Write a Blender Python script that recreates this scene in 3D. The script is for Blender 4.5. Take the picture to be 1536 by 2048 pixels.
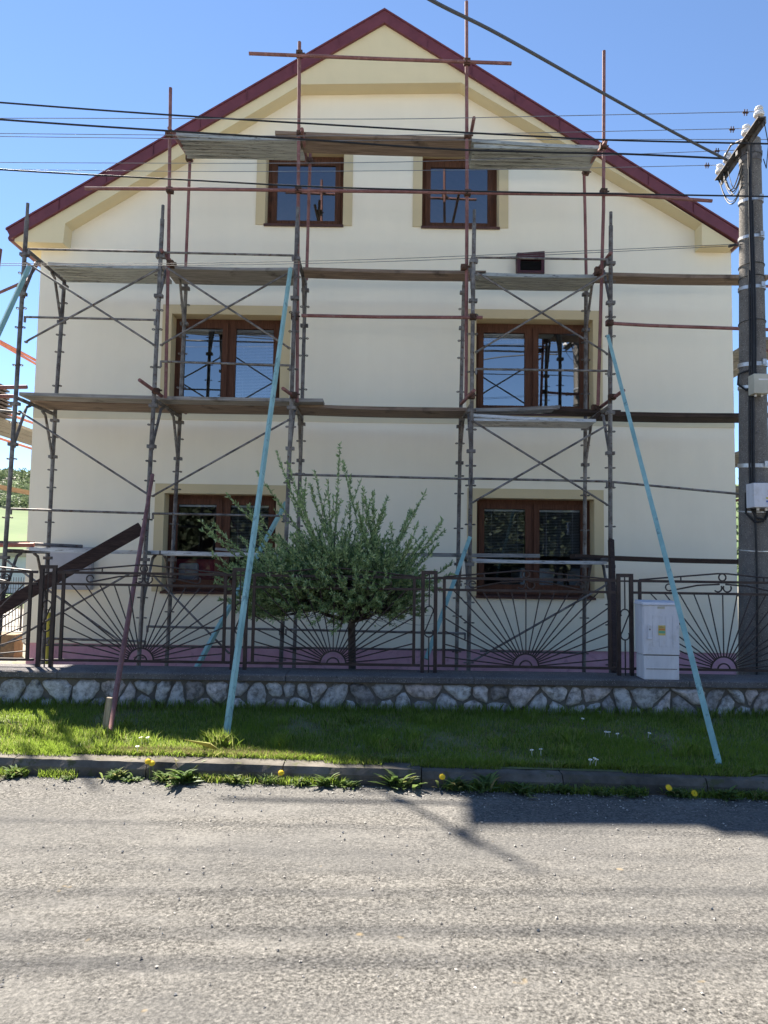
import bpy, math, random
import numpy as np
from mathutils import Vector, noise
from mathutils.geometry import tessellate_polygon
R = math.radians
random.seed(7); rng = np.random.default_rng(7)
for o in list(bpy.data.objects): bpy.data.objects.remove(o)
sc = bpy.context.scene
COL = sc.collection

# ------------------------------------------------------------------ camera
EYE = Vector((0, 0, 1.6)); FPX = 1420.0; PITCH = R(4.0); ROLL = 0.0150
F = Vector((0, math.cos(PITCH), math.sin(PITCH))); X0 = Vector((1, 0, 0)); U0 = X0.cross(F)
RT = X0*math.cos(ROLL) + U0*math.sin(ROLL); UP = -X0*math.sin(ROLL) + U0*math.cos(ROLL)
cam = bpy.data.cameras.new('camera'); co = bpy.data.objects.new('camera', cam); COL.objects.link(co)
cam.sensor_fit = 'VERTICAL'; cam.sensor_height = 24; cam.sensor_width = 18; cam.lens = FPX/2048*24
cam.clip_start = 0.05; cam.clip_end = 3000
from mathutils import Matrix
M = Matrix((RT, UP, -F)).transposed().to_4x4(); M.translation = EYE; co.matrix_world = M
sc.camera = co

# ------------------------------------------------------------------ light
SUN = Vector((-.475, .705, 1.0)).normalized()
elev = math.asin(SUN.z); azim = math.atan2(SUN.x, SUN.y)
w = bpy.data.worlds.new('World'); sc.world = w; w.use_nodes = True
nt = w.node_tree; bgn = nt.nodes['Background']
sky = nt.nodes.new('ShaderNodeTexSky'); sky.sky_type = 'NISHITA'; sky.sun_disc = False
sky.sun_elevation = elev; sky.sun_rotation = azim
sky.altitude = 1500; sky.air_density = 1.0; sky.dust_density = 0.0; sky.ozone_density = 4.0
nt.links.new(sky.outputs[0], bgn.inputs[0]); bgn.inputs[1].default_value = 0.06
sl = bpy.data.lights.new('sun', 'SUN'); sl.energy = 5.0; sl.angle = R(0.7); sl.color = (1, .93, .82)
so = bpy.data.objects.new('sun', sl); COL.objects.link(so); so.location = (-20, 20, 30)
so.rotation_euler = (-SUN).to_track_quat('-Z', 'Y').to_euler()
vs = sc.view_settings; vs.view_transform = 'Standard'; vs.look = 'None'; vs.gamma = 1; vs.exposure = 1.93
sc.render.engine = 'CYCLES'

# ------------------------------------------------------------------ helpers
def ray(px, py): return F*FPX + RT*(px-768) + UP*(1024-py)
def at(px, py, Y):
    d = ray(px, py); return EYE + d*(Y/d.y)
def gnd(px, py, z):
    d = ray(px, py); return EYE + d*((z-EYE.z)/d.z)
WL = {}
def place(o, name, parent, loc):
    COL.objects.link(o)
    if parent is not None:
        o.parent = parent; o.location = Vector(loc) - WL[parent]
    else: o.location = loc
    WL[o] = Vector(loc)
    return o
def tag(o, label=None, cat=None, group=None, kind=None):
    if label: o['label'] = label
    if cat: o['category'] = cat
    if group: o['group'] = group
    if kind: o['kind'] = kind
    return o
def empty(name, loc, label=None, cat=None, group=None):
    o = bpy.data.objects.new(name, None); o.empty_display_size = .2
    place(o, name, None, loc); return tag(o, label, cat, group)
class MB:
    def __init__(s): s.v = []; s.f = []
    def add(s, vs, fs):
        b = len(s.v); s.v += [tuple(v) for v in vs]; s.f += [tuple(b+i for i in f) for f in fs]; return s
    def hexa(s, p):  # 8 pts: bottom 0-3 ccw, top 4-7
        return s.add(p, [(3,2,1,0),(4,5,6,7),(0,1,5,4),(1,2,6,5),(2,3,7,6),(3,0,4,7)])
    def box(s, a, b):
        x0,y0,z0 = a; x1,y1,z1 = b
        if x0>x1: x0,x1=x1,x0
        if y0>y1: y0,y1=y1,y0
        if z0>z1: z0,z1=z1,z0
        return s.hexa([(x0,y0,z0),(x1,y0,z0),(x1,y1,z0),(x0,y1,z0),(x0,y0,z1),(x1,y0,z1),(x1,y1,z1),(x0,y1,z1)])
    def bar(s, a, b, w, h, up=(0,0,1), ang=0):
        a = Vector(a); b = Vector(b); d = (b-a).normalized(); u = Vector(up)
        if abs(d.dot(u)) > .95: u = Vector((0,1,0))
        r = d.cross(u).normalized(); u = r.cross(d)
        if ang: r, u = r*math.cos(ang)+u*math.sin(ang), u*math.cos(ang)-r*math.sin(ang)
        r = r*w/2; u = u*h/2
        return s.hexa([a-r-u, a+r-u, b+r-u, b-r-u, a-r+u, a+r+u, b+r+u, b-r+u])
    def tube(s, pts, r, n=8, cap=True):
        pts = [Vector(p) for p in pts]; m = len(pts)
        rr = r if isinstance(r, (list, tuple)) else [r]*m
        vs = []; u = None
        for i, p in enumerate(pts):
            d = (pts[min(i+1, m-1)]-pts[max(i-1, 0)]).normalized()
            if u is None:
                u = Vector((0,0,1)) if abs(d.z) < .9 else Vector((0,1,0))
            u = (u - d*u.dot(d)).normalized(); r2 = d.cross(u)
            for k in range(n):
                a = 2*math.pi*k/n; vs.append(p + (u*math.cos(a)+r2*math.sin(a))*rr[i])
        fs = [(i*n+k, i*n+(k+1) % n, (i+1)*n+(k+1) % n, (i+1)*n+k) for i in range(m-1) for k in range(n)]
        if cap: fs += [tuple(range(n-1, -1, -1)), tuple((m-1)*n+k for k in range(n))]
        return s.add(vs, fs)
    def ring(s, c, r, t, axis=(0,1,0), n=16, a0=0, a1=360, m=5):
        ax = Vector(axis).normalized(); u = ax.orthogonal().normalized()
        if abs(ax.y) > .9: u = Vector((1,0,0))
        v = Vector((0,0,1)) if abs(ax.y) > .9 else ax.cross(u)
        pts = [Vector(c)+(u*math.cos(R(a0+(a1-a0)*k/n))+v*math.sin(R(a0+(a1-a0)*k/n)))*r for k in range(n+1)]
        return s.tube(pts, t, m)
    def lathe(s, c, prof, n=16, axis=(0,0,1)):
        ax = Vector(axis).normalized(); u = ax.orthogonal().normalized(); v = ax.cross(u); c = Vector(c); m = len(prof)
        vs = [c+ax*h+(u*math.cos(2*math.pi*k/n)+v*math.sin(2*math.pi*k/n))*r for r, h in prof for k in range(n)]
        fs = [(i*n+k, i*n+(k+1) % n, (i+1)*n+(k+1) % n, (i+1)*n+k) for i in range(m-1) for k in range(n)]
        fs += [tuple(range(n-1, -1, -1)), tuple((m-1)*n+k for k in range(n))]
        return s.add(vs, fs)
    def prism(s, poly, y0, y1):  # poly of (x,z), any simple polygon
        n = len(poly); tris = tessellate_polygon([[Vector((x, z, 0)) for x, z in poly]])
        vs = [(x, y0, z) for x, z in poly]+[(x, y1, z) for x, z in poly]
        fs = [tuple(t) for t in tris]+[tuple(n+i for i in reversed(t)) for t in tris]
        fs += [(i, (i+1) % n, n+(i+1) % n, n+i) for i in range(n)]
        return s.add(vs, fs)
    def build(s, name, mat, parent=None, label=None, cat=None, group=None, kind=None, smooth=False, loc=None, bevel=0):
        v = np.array(s.v, dtype=float)
        if loc is None:
            if parent is not None: loc = WL[parent]
            else: loc = ((v[:,0].min()+v[:,0].max())/2, (v[:,1].min()+v[:,1].max())/2, v[:,2].min())
        v = v-np.array(tuple(loc))
        me = bpy.data.meshes.new(name); me.from_pydata([tuple(q) for q in v], [], s.f)
        me.materials.append(mat)
        if smooth: me.polygons.foreach_set('use_smooth', [True]*len(me.polygons))
        me.validate()
        import bmesh
        bm = bmesh.new(); bm.from_mesh(me); bmesh.ops.recalc_face_normals(bm, faces=bm.faces); bm.to_mesh(me); bm.free()
        o = bpy.data.objects.new(name, me); place(o, name, parent, loc)
        if bevel:
            b = o.modifiers.new('bevel', 'BEVEL'); b.width = bevel; b.segments = 2; b.limit_method = 'ANGLE'
        if smooth:
            try: me.set_sharp_from_angle(angle=R(50))
            except Exception: pass
        return tag(o, label, cat, group, kind)
def npmesh(name, V, faces_k, nf, mat, parent=None, loc=(0,0,0)):
    """V (N,3) world; faces consecutive groups of faces_k verts"""
    V = V - np.array(tuple(loc)); me = bpy.data.meshes.new(name)
    me.vertices.add(len(V)); me.vertices.foreach_set('co', V.astype(np.float32).ravel())
    me.loops.add(nf*faces_k); me.loops.foreach_set('vertex_index', np.arange(nf*faces_k, dtype=np.int32))
    me.polygons.add(nf); me.polygons.foreach_set('loop_start', np.arange(0, nf*faces_k, faces_k, dtype=np.int32))
    me.polygons.foreach_set('loop_total', np.full(nf, faces_k, dtype=np.int32))
    me.update(calc_edges=True); me.materials.append(mat)
    o = bpy.data.objects.new(name, me); return place(o, name, parent, loc)

# ------------------------------------------------------------------ materials
def lin(c):
    c = [x/255 for x in c]; return tuple((x/12.92 if x <= .04045 else ((x+.055)/1.055)**2.4) for x in c)+(1,)
class N:
    def __init__(s, name):
        s.m = bpy.data.materials.new(name); s.m.use_nodes = True; s.t = s.m.node_tree; s.b = s.t.nodes['Principled BSDF']
        s.tc = s.t.nodes.new('ShaderNodeTexCoord')
        s.co = s.tc.outputs['Object']
    def n(s, t, **k):
        x = s.t.nodes.new('ShaderNode'+t)
        for a, v in k.items(): setattr(x, a, v)
        return x
    def L(s, a, b): s.t.links.new(a, b)
    def map(s, sc_=(1,1,1), src=None):
        m = s.n('Mapping'); s.L(src or s.co, m.inputs[0]); m.inputs['Scale'].default_value = sc_; return m.outputs[0]
    def noise(s, scale, detail=4, rough=.6, co=None):
        x = s.n('TexNoise'); s.L(co or s.co, x.inputs['Vector']); x.inputs['Scale'].default_value = scale
        x.inputs['Detail'].default_value = detail; x.inputs['Roughness'].default_value = rough; return x.outputs['Fac']
    def vor(s, scale, feat='F1', co=None, out='Distance', rnd=1):
        x = s.n('TexVoronoi', feature=feat); s.L(co or s.co, x.inputs['Vector']); x.inputs['Scale'].default_value = scale
        x.inputs['Randomness'].default_value = rnd; return x.outputs[out]
    def ramp(s, fac, stops):
        x = s.n('ValToRGB'); s.L(fac, x.inputs[0]); e = x.color_ramp.elements
        while len(e) < len(stops): e.new(.5)
        for i, (p, c) in enumerate(stops): e[i].position = p; e[i].color = c if len(c) == 4 else tuple(c)+(1,)
        return x.outputs[0]
    def mix(s, fac, a, b, mode='MIX'):
        x = s.n('Mix', data_type='RGBA', blend_type=mode)
        for k, v in ((0, fac), (6, a), (7, b)):
            if hasattr(v, 'links'): s.L(v, x.inputs[k])
            else: x.inputs[k].default_value = v if k == 0 or len(v) == 4 else tuple(v)+(1,)
        return x.outputs[2]
    def bump(s, h, strength=.3, dist=.01, prev=None):
        x = s.n('Bump'); s.L(h, x.inputs['Height']); x.inputs['Strength'].default_value = strength
        x.inputs['Distance'].default_value = dist
        if prev: s.L(prev, x.inputs['Normal'])
        s.L(x.outputs[0], s.b.inputs['Normal']); return x.outputs[0]
    def set(s, col=None, rough=.6, metal=0, spec=.5):
        if col is not None:
            if hasattr(col, 'links'): s.L(col, s.b.inputs['Base Color'])
            else: s.b.inputs['Base Color'].default_value = tuple(col)[:3]+(1,)
        s.b.inputs['Roughness'].default_value = rough; s.b.inputs['Metallic'].default_value = metal
        s.b.inputs['Specular IOR Level'].default_value = spec; return s
def plaster(name, c, var=.06, bs=.25):
    k = N(name); c = np.array(c)
    a = k.ramp(k.noise(1.1, 5, .6), [(.3, tuple(c*(1-var))), (.7, tuple(np.minimum(c*(1+var*.6), .95)))])
    st = k.ramp(k.noise(2.2, 4, .6, k.map((2.2, 2.2, .22))), [(.35, (.93, .93, .92)), (.62, (1, 1, 1))])
    a = k.mix(.22, a, st, 'MULTIPLY')
    a = k.mix(k.ramp(k.noise(.55, 6, .7), [(.52, (0,0,0)), (.60, (.35,.35,.35))]), a, tuple(c*np.array((.93,.925,.93))))
    a = k.mix(k.ramp(k.noise(26, 4, .7), [(.68, (0,0,0)), (.75, (.4,.4,.4))]), a, tuple(c*.82))
    a = k.mix(.12, a, k.ramp(k.noise(160, 2), [(.3, (.7,.7,.7)), (.7, (1,1,1))]), 'MULTIPLY')
    k.set(a, .92, 0, .2); k.bump(k.noise(220, 3), bs, .006); return k.m
def speck(name, c1, c2, scale=8, rough=.6, metal=0, bscale=60, bs=.2, stretch=(1,1,1), c3=None, spec=.4, lo=.38, hi=.62):
    k = N(name); co = k.map(stretch)
    a = k.ramp(k.noise(scale, 6, .65, co), [(lo, c1), (hi, c2)])
    if c3: a = k.mix(k.ramp(k.noise(scale*2.7, 4, .7, co), [(.58, (0,0,0)), (.64, (1,1,1))]), a, c3)
    k.set(a, rough, metal, spec); k.bump(k.noise(bscale, 4, .6, co), bs, .004); return k.m
def wood(name, c1, c2, ax=0, dark=(.03,.022,.018)):
    k = N(name); s3 = [9, 9, 9]; s3[ax] = .6; co = k.map(tuple(s3))
    a = k.ramp(k.noise(3.5, 8, .7, co), [(.3, c1), (.68, c2)])
    s4 = [60, 60, 60]; s4[ax] = 1.2
    a = k.mix(.75, a, k.ramp(k.noise(2, 4, .6, k.map(tuple(s4))), [(.3, (.35,.33,.3)), (.6, (1,1,1))]), 'MULTIPLY')
    a = k.mix(k.ramp(k.noise(2.2, 4, .6), [(.6, (0,0,0)), (.75, (.8,.8,.8))]), a, dark)
    k.set(a, .85, 0, .25); k.bump(k.noise(4, 6, .7, k.map(tuple(s4))), .5, .006); return k.m
cream = plaster('cream_plaster', (.94, .85, .68), .035)
ochre = plaster('ochre_plaster', (.66, .54, .33))
bandm = plaster('band_plaster', (.74, .64, .44))
yellow = plaster('pale_yellow_plaster', (.80, .68, .43))
pink = speck('pink_plinth_render', (.58,.30,.36), (.68,.38,.44), 3, .85, 0, 120, .2, c3=(.52,.28,.33))
red_metal = speck('dark_red_sheet', (.135,.034,.042), (.17,.044,.054), 5, .45, 0, 20, .05)
brown_frame = wood('brown_window_frame', (.095,.042,.026), (.155,.07,.044), 2)
brown_frame_h = wood('brown_window_rail', (.08,.03,.018), (.135,.052,.03), 0)
sillm = speck('brown_sill_sheet', (.06,.024,.018), (.09,.036,.026), 6, .5)
galv = speck('weathered_steel', (.10,.088,.08), (.26,.24,.222), 7, .62, .35, 90, .3, c3=(.10,.055,.035))
galvd = speck('dark_weathered_steel', (.08,.068,.062), (.20,.185,.175), 9, .68, .3, 90, .3, c3=(.09,.042,.024))
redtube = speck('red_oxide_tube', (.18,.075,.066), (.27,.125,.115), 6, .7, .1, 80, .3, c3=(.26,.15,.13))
redtube_sunlit = speck('sunlit_red_tube', (.36,.12,.08), (.5,.18,.12), 6, .65)  # lighter copy of the red tube paint, with sunlight put into its colour
coupler = speck('rusty_coupler', (.05,.028,.02), (.14,.075,.05), 12, .8, .3, 90, .5)
alu = speck('aluminium_deck', (.42,.43,.44), (.62,.63,.64), 5, .5, .5, 40, .15, (.4,4,4), c3=(.18,.17,.16))
steeld = speck('steel_deck', (.30,.31,.29), (.48,.49,.46), 4, .6, .35, 40, .2, (.5,5,5), c3=(.10,.10,.09))
wgrey = wood('weathered_grey_board', (.22,.205,.19), (.43,.405,.375))
wbrown = wood('brown_scaffold_board', (.17,.12,.09), (.36,.27,.205))
wdark = wood('dark_scaffold_board', (.035,.024,.02), (.10,.065,.05))
wdarkd = wood('dark_leaning_board', (.03,.018,.015), (.075,.045,.038), 0, (.015,.01,.01))
wpale = wood('pale_stake', (.30,.24,.17), (.5,.42,.32), 2)
turq = speck('turquoise_paint', (.21,.37,.35), (.31,.50,.47), 4, .55, 0, 30, .2, (1,1,.4), c3=(.16,.26,.25))
iron = speck('brown_painted_iron', (.028,.018,.017), (.05,.034,.032), 10, .5, .1, 60, .2)
black = speck('black_cable', (.012,.012,.014), (.022,.022,.025), 10, .55)
wirem = speck('bare_wire', (.22,.21,.21), (.34,.33,.33), 3, .45, .6)
ceramic = speck('white_ceramic', (.62,.60,.58), (.78,.76,.75), 6, .25, 0, 10, .02)
strapm = speck('steel_strap', (.42,.42,.43), (.6,.6,.6), 20, .4, .6)
k = N('white_cabinet_plastic'); a = k.ramp(k.noise(3, 5, .6, k.map((5,5,.8))), [(.3, (.60,.60,.65)), (.7, (.72,.72,.77))])
a = k.mix(k.ramp(k.noise(6, 6, .7), [(.54, (0,0,0)), (.75, (.55,.55,.55))]), a, (.38,.35,.31)); k.set(a, .5, 0, .4); k.bump(k.noise(90, 3), .08, .004); whitebox = k.m
beige = speck('beige_box', (.42,.40,.33), (.5,.48,.40), 4, .5)
darkhole = speck('dark_interior', (.012,.012,.014), (.02,.02,.022), 3, .9)
blindm = speck('white_blind', (.5,.5,.55), (.6,.6,.65), 4, .6)
dblind = speck('grey_blind', (.42,.41,.40), (.55,.54,.52), 4, .6)
darkred = speck('dark_red_vent', (.05,.01,.014), (.075,.016,.02), 8, .5)

def concrete(name, c, flecks=True, sc_=1):
    k = N(name); c = np.array(c)
    a = k.ramp(k.noise(3*sc_, 6, .7), [(.3, tuple(c*.7)), (.7, tuple(c*1.25))])
    if flecks:
        a = k.mix(k.ramp(k.vor(70*sc_), [(.16, (1,1,1)), (.24, (0,0,0))]), a, tuple(np.minimum(c*2.6, .8)))
        a = k.mix(k.ramp(k.noise(45*sc_, 3), [(.62, (0,0,0)), (.7, (1,1,1))]), a, tuple(c*.35))
    k.set(a, .93, 0, .2); k.bump(k.noise(60*sc_, 5, .7), .8, .012); return k.m
polec = concrete('pole_concrete', (.175,.16,.145))
coping = concrete('coping_concrete', (.14,.13,.13), True, .8)
kerbm = speck('kerb_concrete', (.05,.045,.038), (.19,.17,.145), 3.5, .95, 0, 40, 1.0, c3=(.09,.09,.05), spec=.15, lo=.3, hi=.7)
mortar = concrete('mortar', (.19,.17,.15), False, 3)
k = N('road_asphalt')
g1 = k.noise(62, 5, .8); g2 = k.vor(85, out='Color'); sep = k.n('SeparateColor'); k.L(g2, sep.inputs[0])
a = k.ramp(g1, [(.34, (.026,.025,.023)), (.44, (.092,.089,.084)), (.54, (.172,.166,.156)), (.66, (.275,.265,.248))])
a = k.mix(.55, a, k.ramp(sep.outputs[0], [(0, (.6,.59,.58)), (.5, (.92,.91,.89)), (.9, (1.15,1.13,1.1)), (1, (1.45,1.42,1.38))]), 'MULTIPLY')
a = k.mix(.55, a, k.ramp(k.noise(.8, 7, .7), [(.3, (.74,.73,.72)), (.68, (1.08,1.05,1.0))]), 'MULTIPLY')
a = k.mix(k.ramp(k.noise(.30, 7, .72, k.map((.5, 1.6, 1))), [(.42, (.6,.6,.6)), (.56, (0,0,0))]), a, (.115,.112,.108))
a = k.mix(k.ramp(k.noise(1.9, 6, .75, k.map((.6,1.4,1))), [(.50, (0,0,0)), (.66, (.4,.4,.4))]), a, (.22,.21,.193))
a = k.mix(k.ramp(k.noise(4.4, 3, .5), [(.715, (0,0,0)), (.75, (.85,.85,.85))]), a, (.34,.26,.15))
k.set(a, .95, 0, .15)
b = k.bump(g1, .8, .009); k.bump(k.vor(48), .45, .007, b); roadm = k.m
def soil(name, c1, c2):
    return speck(name, c1, c2, 4, .95, 0, 30, .6)
lawnsoil = soil('lawn_soil', (.10,.11,.05), (.17,.18,.08))
yardm = speck('yard_ground', (.16,.14,.11), (.27,.25,.2), 1.3, .95, 0, 30, .6, c3=(.09,.13,.04))
def leafmat(name, cols, tr=.45, rough=.55, patch=None):
    k = N(name); g = k.n('NewGeometry')
    a = k.ramp(g.outputs['Random Per Island'], [(i/(len(cols)-1), c) for i, c in enumerate(cols)])
    if patch: a = k.mix(k.ramp(k.noise(patch[0], 3), [(.45, (0,0,0)), (.68, (1,1,1))]), a, patch[1])
    k.set(a, rough, 0, .35)
    t = k.n('BsdfTranslucent'); k.L(a, t.inputs[0]); m = k.n('MixShader'); m.inputs[0].default_value = tr
    k.L(k.b.outputs[0], m.inputs[1]); k.L(t.outputs[0], m.inputs[2]); k.L(m.outputs[0], k.t.nodes['Material Output'].inputs[0])
    return k.m
grassm = leafmat('grass_blades', [(.12,.18,.035), (.20,.29,.045), (.29,.39,.055), (.40,.38,.17)], .55, .6, (1.3, (.24,.34,.045)))
drygrass = leafmat('dry_grass', [(.30,.24,.12), (.42,.34,.18), (.2,.22,.07)], .4)
willow = leafmat('willow_leaves', [(.13,.20,.085), (.24,.34,.14), (.35,.46,.20), (.52,.60,.34)], .42)
weedm = leafmat('weed_leaves', [(.07,.12,.035), (.12,.19,.05), (.19,.26,.08), (.30,.26,.12)], .45)
juniperm = leafmat('juniper_needles', [(.012,.02,.010), (.025,.035,.015), (.04,.05,.02)], .2)
bgleaf = leafmat('background_leaves', [(.07,.12,.04), (.13,.19,.07), (.20,.26,.11)], .4)
darkleaf = leafmat('dark_garden_leaves', [(.02,.03,.016), (.045,.06,.03), (.08,.09,.05)], .2)
bark = speck('willow_bark', (.035,.026,.024), (.085,.07,.06), 14, .9, 0, 60, .6)
twig = speck('willow_twigs', (.03,.02,.022), (.07,.05,.048), 14, .8)
yel = speck('dandelion_yellow', (.85,.50,.01), (.95,.65,.02), 60, .7)
wht = speck('daisy_white', (.75,.75,.75), (.85,.85,.85), 30, .7)
def flat(name, c, rough=.6): return N(name).set(c, rough).m
def glass(name, refl, tint=(.8,.85,.9)):
    k = N(name); k.t.nodes.remove(k.b)
    g = k.n('BsdfGlossy'); g.inputs['Roughness'].default_value = .01; g.inputs[0].default_value = tint+(1,)
    bp = k.n('Bump'); k.L(k.noise(1.3, 2, .4), bp.inputs['Height']); bp.inputs['Strength'].default_value = .06; bp.inputs['Distance'].default_value = .02
    k.L(bp.outputs[0], g.inputs['Normal'])
    t = k.n('BsdfTransparent'); t.inputs[0].default_value = (.72,.76,.78,1)
    fr = k.n('Fresnel'); fr.inputs[0].default_value = 1.5
    mt = k.n('Math', operation='MULTIPLY_ADD'); k.L(fr.outputs[0], mt.inputs[0]); mt.inputs[1].default_value = 1.0; mt.inputs[2].default_value = refl; mt.use_clamp = True
    m = k.n('MixShader'); k.L(mt.outputs[0], m.inputs[0]); k.L(t.outputs[0], m.inputs[1]); k.L(g.outputs[0], m.inputs[2])
    k.L(m.outputs[0], k.t.nodes['Material Output'].inputs[0]); return k.m
pane_m = glass('window_glass', .30); pane_a = glass('attic_glass', .17); pane_g = glass('ground_floor_glass', .09)

# ------------------------------------------------------------------ ground
ZY = -.15
def kerbY(x): return 5.2-.05*x
def grid(name, x0, x1, nx, yf0, yf1, ny, zf, mat, kind='structure'):
    m = MB(); vs = []
    for i in range(nx+1):
        x = x0+(x1-x0)*i/nx
        for j in range(ny+1):
            y = yf0(x)+(yf1(x)-yf0(x))*j/ny; vs.append((x, y, zf(x, y, j/ny)))
    m.add(vs, [(i*(ny+1)+j, (i+1)*(ny+1)+j, (i+1)*(ny+1)+j+1, i*(ny+1)+j+1) for i in range(nx) for j in range(ny)])
    return m.build(name, mat, kind=kind, smooth=True)
grid('road', -60, 60, 60, lambda x: -9.0, lambda x: kerbY(x), 34, lambda x, y, t: .012*noise.noise(Vector((x*.6, y*.6, 0))), roadm)
def lawn_z(x, y, t): return .115+.09*t**1.4*.55+.02*noise.noise(Vector((x*1.3, y*1.3, 3)))*math.sin(math.pi*t)
grid('lawn', -20, 20, 160, lambda x: kerbY(x)+.12, lambda x: 7.1, 14, lawn_z, lawnsoil)
def yard_z(x, y, t): return ZY
grid('yard', -60, 60, 4, lambda x: 7.1, lambda x: 120, 4, yard_z, yardm)
hillm = speck('hill_meadow', (.07,.115,.035), (.105,.15,.05), .05, .95, 0, 1, .1, c3=(.12,.13,.065))
def hill_h(x, y):
    t = min(max((y-60)/230, 0), 1); return ZY-.1+max(0, (35.5+1.2*math.sin(x*.02)+3*noise.noise(Vector((x*.03, y*.03, 0)))))*t**1.6
grid('hills', -420, 420, 90, lambda x: 58, lambda x: 520, 40, lambda x, y, t: hill_h(x, y), hillm)
grid('bounce_ground', -60, 60, 6, lambda x: -60, lambda x: -9, 4, lambda x, y, t: .004, speck('bounce_ground_pale', (.50,.46,.40), (.62,.58,.51), 1.2, .95))  # unseen pale ground added behind the camera to bounce light onto the facade
# kerb: separate cast stones about one metre long
km = MB()
for i in range(-12, 12):
    x0, x1 = i*1.0+.30, i*1.0+1.292; dz = random.uniform(-.006, .006); dy = random.uniform(-.006, .006)
    b0 = len(km.v); ns = 14; vs_ = []
    for q in range(ns+1):
        x = x0+(x1-x0)*q/ns; y = kerbY(x)+dy; w1, w2, w3 = (noise.noise(Vector((x*9, t_, 0))) for t_ in (1, 5, 9)); ch = .012*max(0, noise.noise(Vector((x*5, 2, 7))))
        vs_ += [(x, y, -.1), (x, y+.004+.006*w1, .066+dz), (x, y+.032+.007*w2+ch, .110+dz+.004*w1-ch), (x, y+.19, .118+dz+.006*w3), (x, y+.19, -.1)]
    km.add(vs_, [(0,1,2,3,4), tuple(ns*5+t_ for t_ in (4,3,2,1,0))]+[(g_*5+q, (g_+1)*5+q, (g_+1)*5+(q+1) % 5, g_*5+(q+1) % 5) for g_ in range(ns) for q in range(5)])
km.build('kerb', kerbm, kind='structure')

# ------------------------------------------------------------------ house
WY = 11.30; VY = 11.03; RD = .24
def XZ(px, py, Y): p = at(px, py, Y); return (p.x, p.z)
XL = at(63, 900, WY).x; XR = at(1469.6, 900, WY).x
house = empty('house', (0, WY, ZY), 'three storey cream rendered house with a dark red gable roof and six brown windows', 'house')
pk_t = XZ(769, 24.5, VY); pk_b = XZ(769, 50, VY); l_t = XZ(16, 462.5, VY); l_b = XZ(25, 480, VY)
XC = pk_t[0]
def mir(p): return (2*XC-p[0], p[1])
Lo = XZ(29, 483, VY); Lib = XZ(126, 486, VY); Lic = XZ(130, 447, VY)
Tl = XZ(602.7, 168.8, VY); Tr = XZ(922, 165, VY); Ric = XZ(1404, 446, VY); Rib = XZ(1404, 490, VY); slope = (pk_b[1]-l_b[1])/(pk_b[0]-l_b[0]); r_b = (XC+(pk_b[1]-Rib[1]-.03)/slope, Rib[1]+.03)
dR = (r_b[0]-mir(l_b)[0], r_b[1]-mir(l_b)[1])
def rend(p): q = mir(p); return (q[0]+dR[0], q[1]+dR[1])
Ro = (r_b[0]-.04, Rib[1])
def lerp2(a, b, t): return (a[0]+(b[0]-a[0])*t, a[1]+(b[1]-a[1])*t)
# openings: (x0,top,x1,bottom) px on the wall plane
OPEN = {'a1': (531.5, 296, 687, 451), 'a2': (844.4, 299, 998, 453), 'f1': (341, 631, 560.5, 828), 'f2': (952, 633, 1186, 834),
        'g1': (326, 989.5, 550.5, 1184), 'g2': (953, 991.5, 1188.5, 1193)}
def rect(k):
    x0, t, x1, b = OPEN[k]; A = at(x0, (t+b)/2, WY).x; B = at(x1, (t+b)/2, WY).x
    zt = (at(x0, t, WY).z+at(x1, t+4, WY).z)/2; zb = (at(x0, b, WY).z+at(x1, b+2, WY).z)/2; return A, zb, B, zt
RC = {k: rect(k) for k in OPEN}
for a_, b_ in (('f1', 'f2'), ('g1', 'g2'), ('a1', 'a2')):
    zb = (RC[a_][1]+RC[b_][1])/2; zt = (RC[a_][3]+RC[b_][3])/2
    for q in (a_, b_): RC[q] = (RC[q][0], zb, RC[q][2], zt)
h_ = RC['g1'][3]-RC['g1'][1]
for q in ('f1', 'f2'): RC[q] = (RC[q][0], RC[q][3]-h_, RC[q][2], RC[q][3])
# wall as strips with openings left out
slope = (pk_b[1]-l_b[1])/(pk_b[0]-l_b[0])
def roof_z(x, off=0): return pk_b[1]-slope*abs(x-XC)+off
zb0 = at(41, 1285, WY).z
zs = sorted({zb0}|{RC[k][1] for k in RC}|{RC[k][3] for k in RC})
xs = sorted({XL, XR, XC}|{RC[k][0] for k in RC}|{RC[k][2] for k in RC})
wm = MB()
def inside(xm, zm): return any(RC[k][0] < xm < RC[k][2] and RC[k][1] < zm < RC[k][3] for k in RC)
for x0, x1 in zip(xs, xs[1:]):
    for z0, z1 in zip(zs, zs[1:]+[99]):
        xm = (x0+x1)/2
        if z1 < 90 and inside(xm, (z0+z1)/2): continue
        z1 = min(z1, roof_z(XC)+1); q = [(x0, z0), (x1, z0), (x1, z1), (x0, z1)]; out = []
        f_ = lambda p: p[1]-roof_z(p[0], .14)
        for i in range(4):
            a, b = q[i], q[(i+1) % 4]; fa, fb = f_(a), f_(b)
            if fa <= 0: out.append(a)
            if (fa < 0) != (fb < 0): t = fa/(fa-fb); out.append((a[0]+(b[0]-a[0])*t, a[1]+(b[1]-a[1])*t))
        if len(out) > 2: wm.add([(p[0], WY, p[1]) for p in out], [tuple(range(len(out)))])
wall = wm.build('wall', cream, house)
sw = MB()
for x, s_ in ((XL, 1), (XR, -1)): sw.box((x+.001*s_, WY+.003, zb0), (x+.3*s_, 21.5, roof_z(x, .02)))
sw.box((XL+.3, 21.2, zb0), (XR-.3, 21.5, roof_z(XL, 0)))
sw.build('side_walls', cream, house)
wi = MB()  # floors and back lining so the inside stays dark
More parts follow.
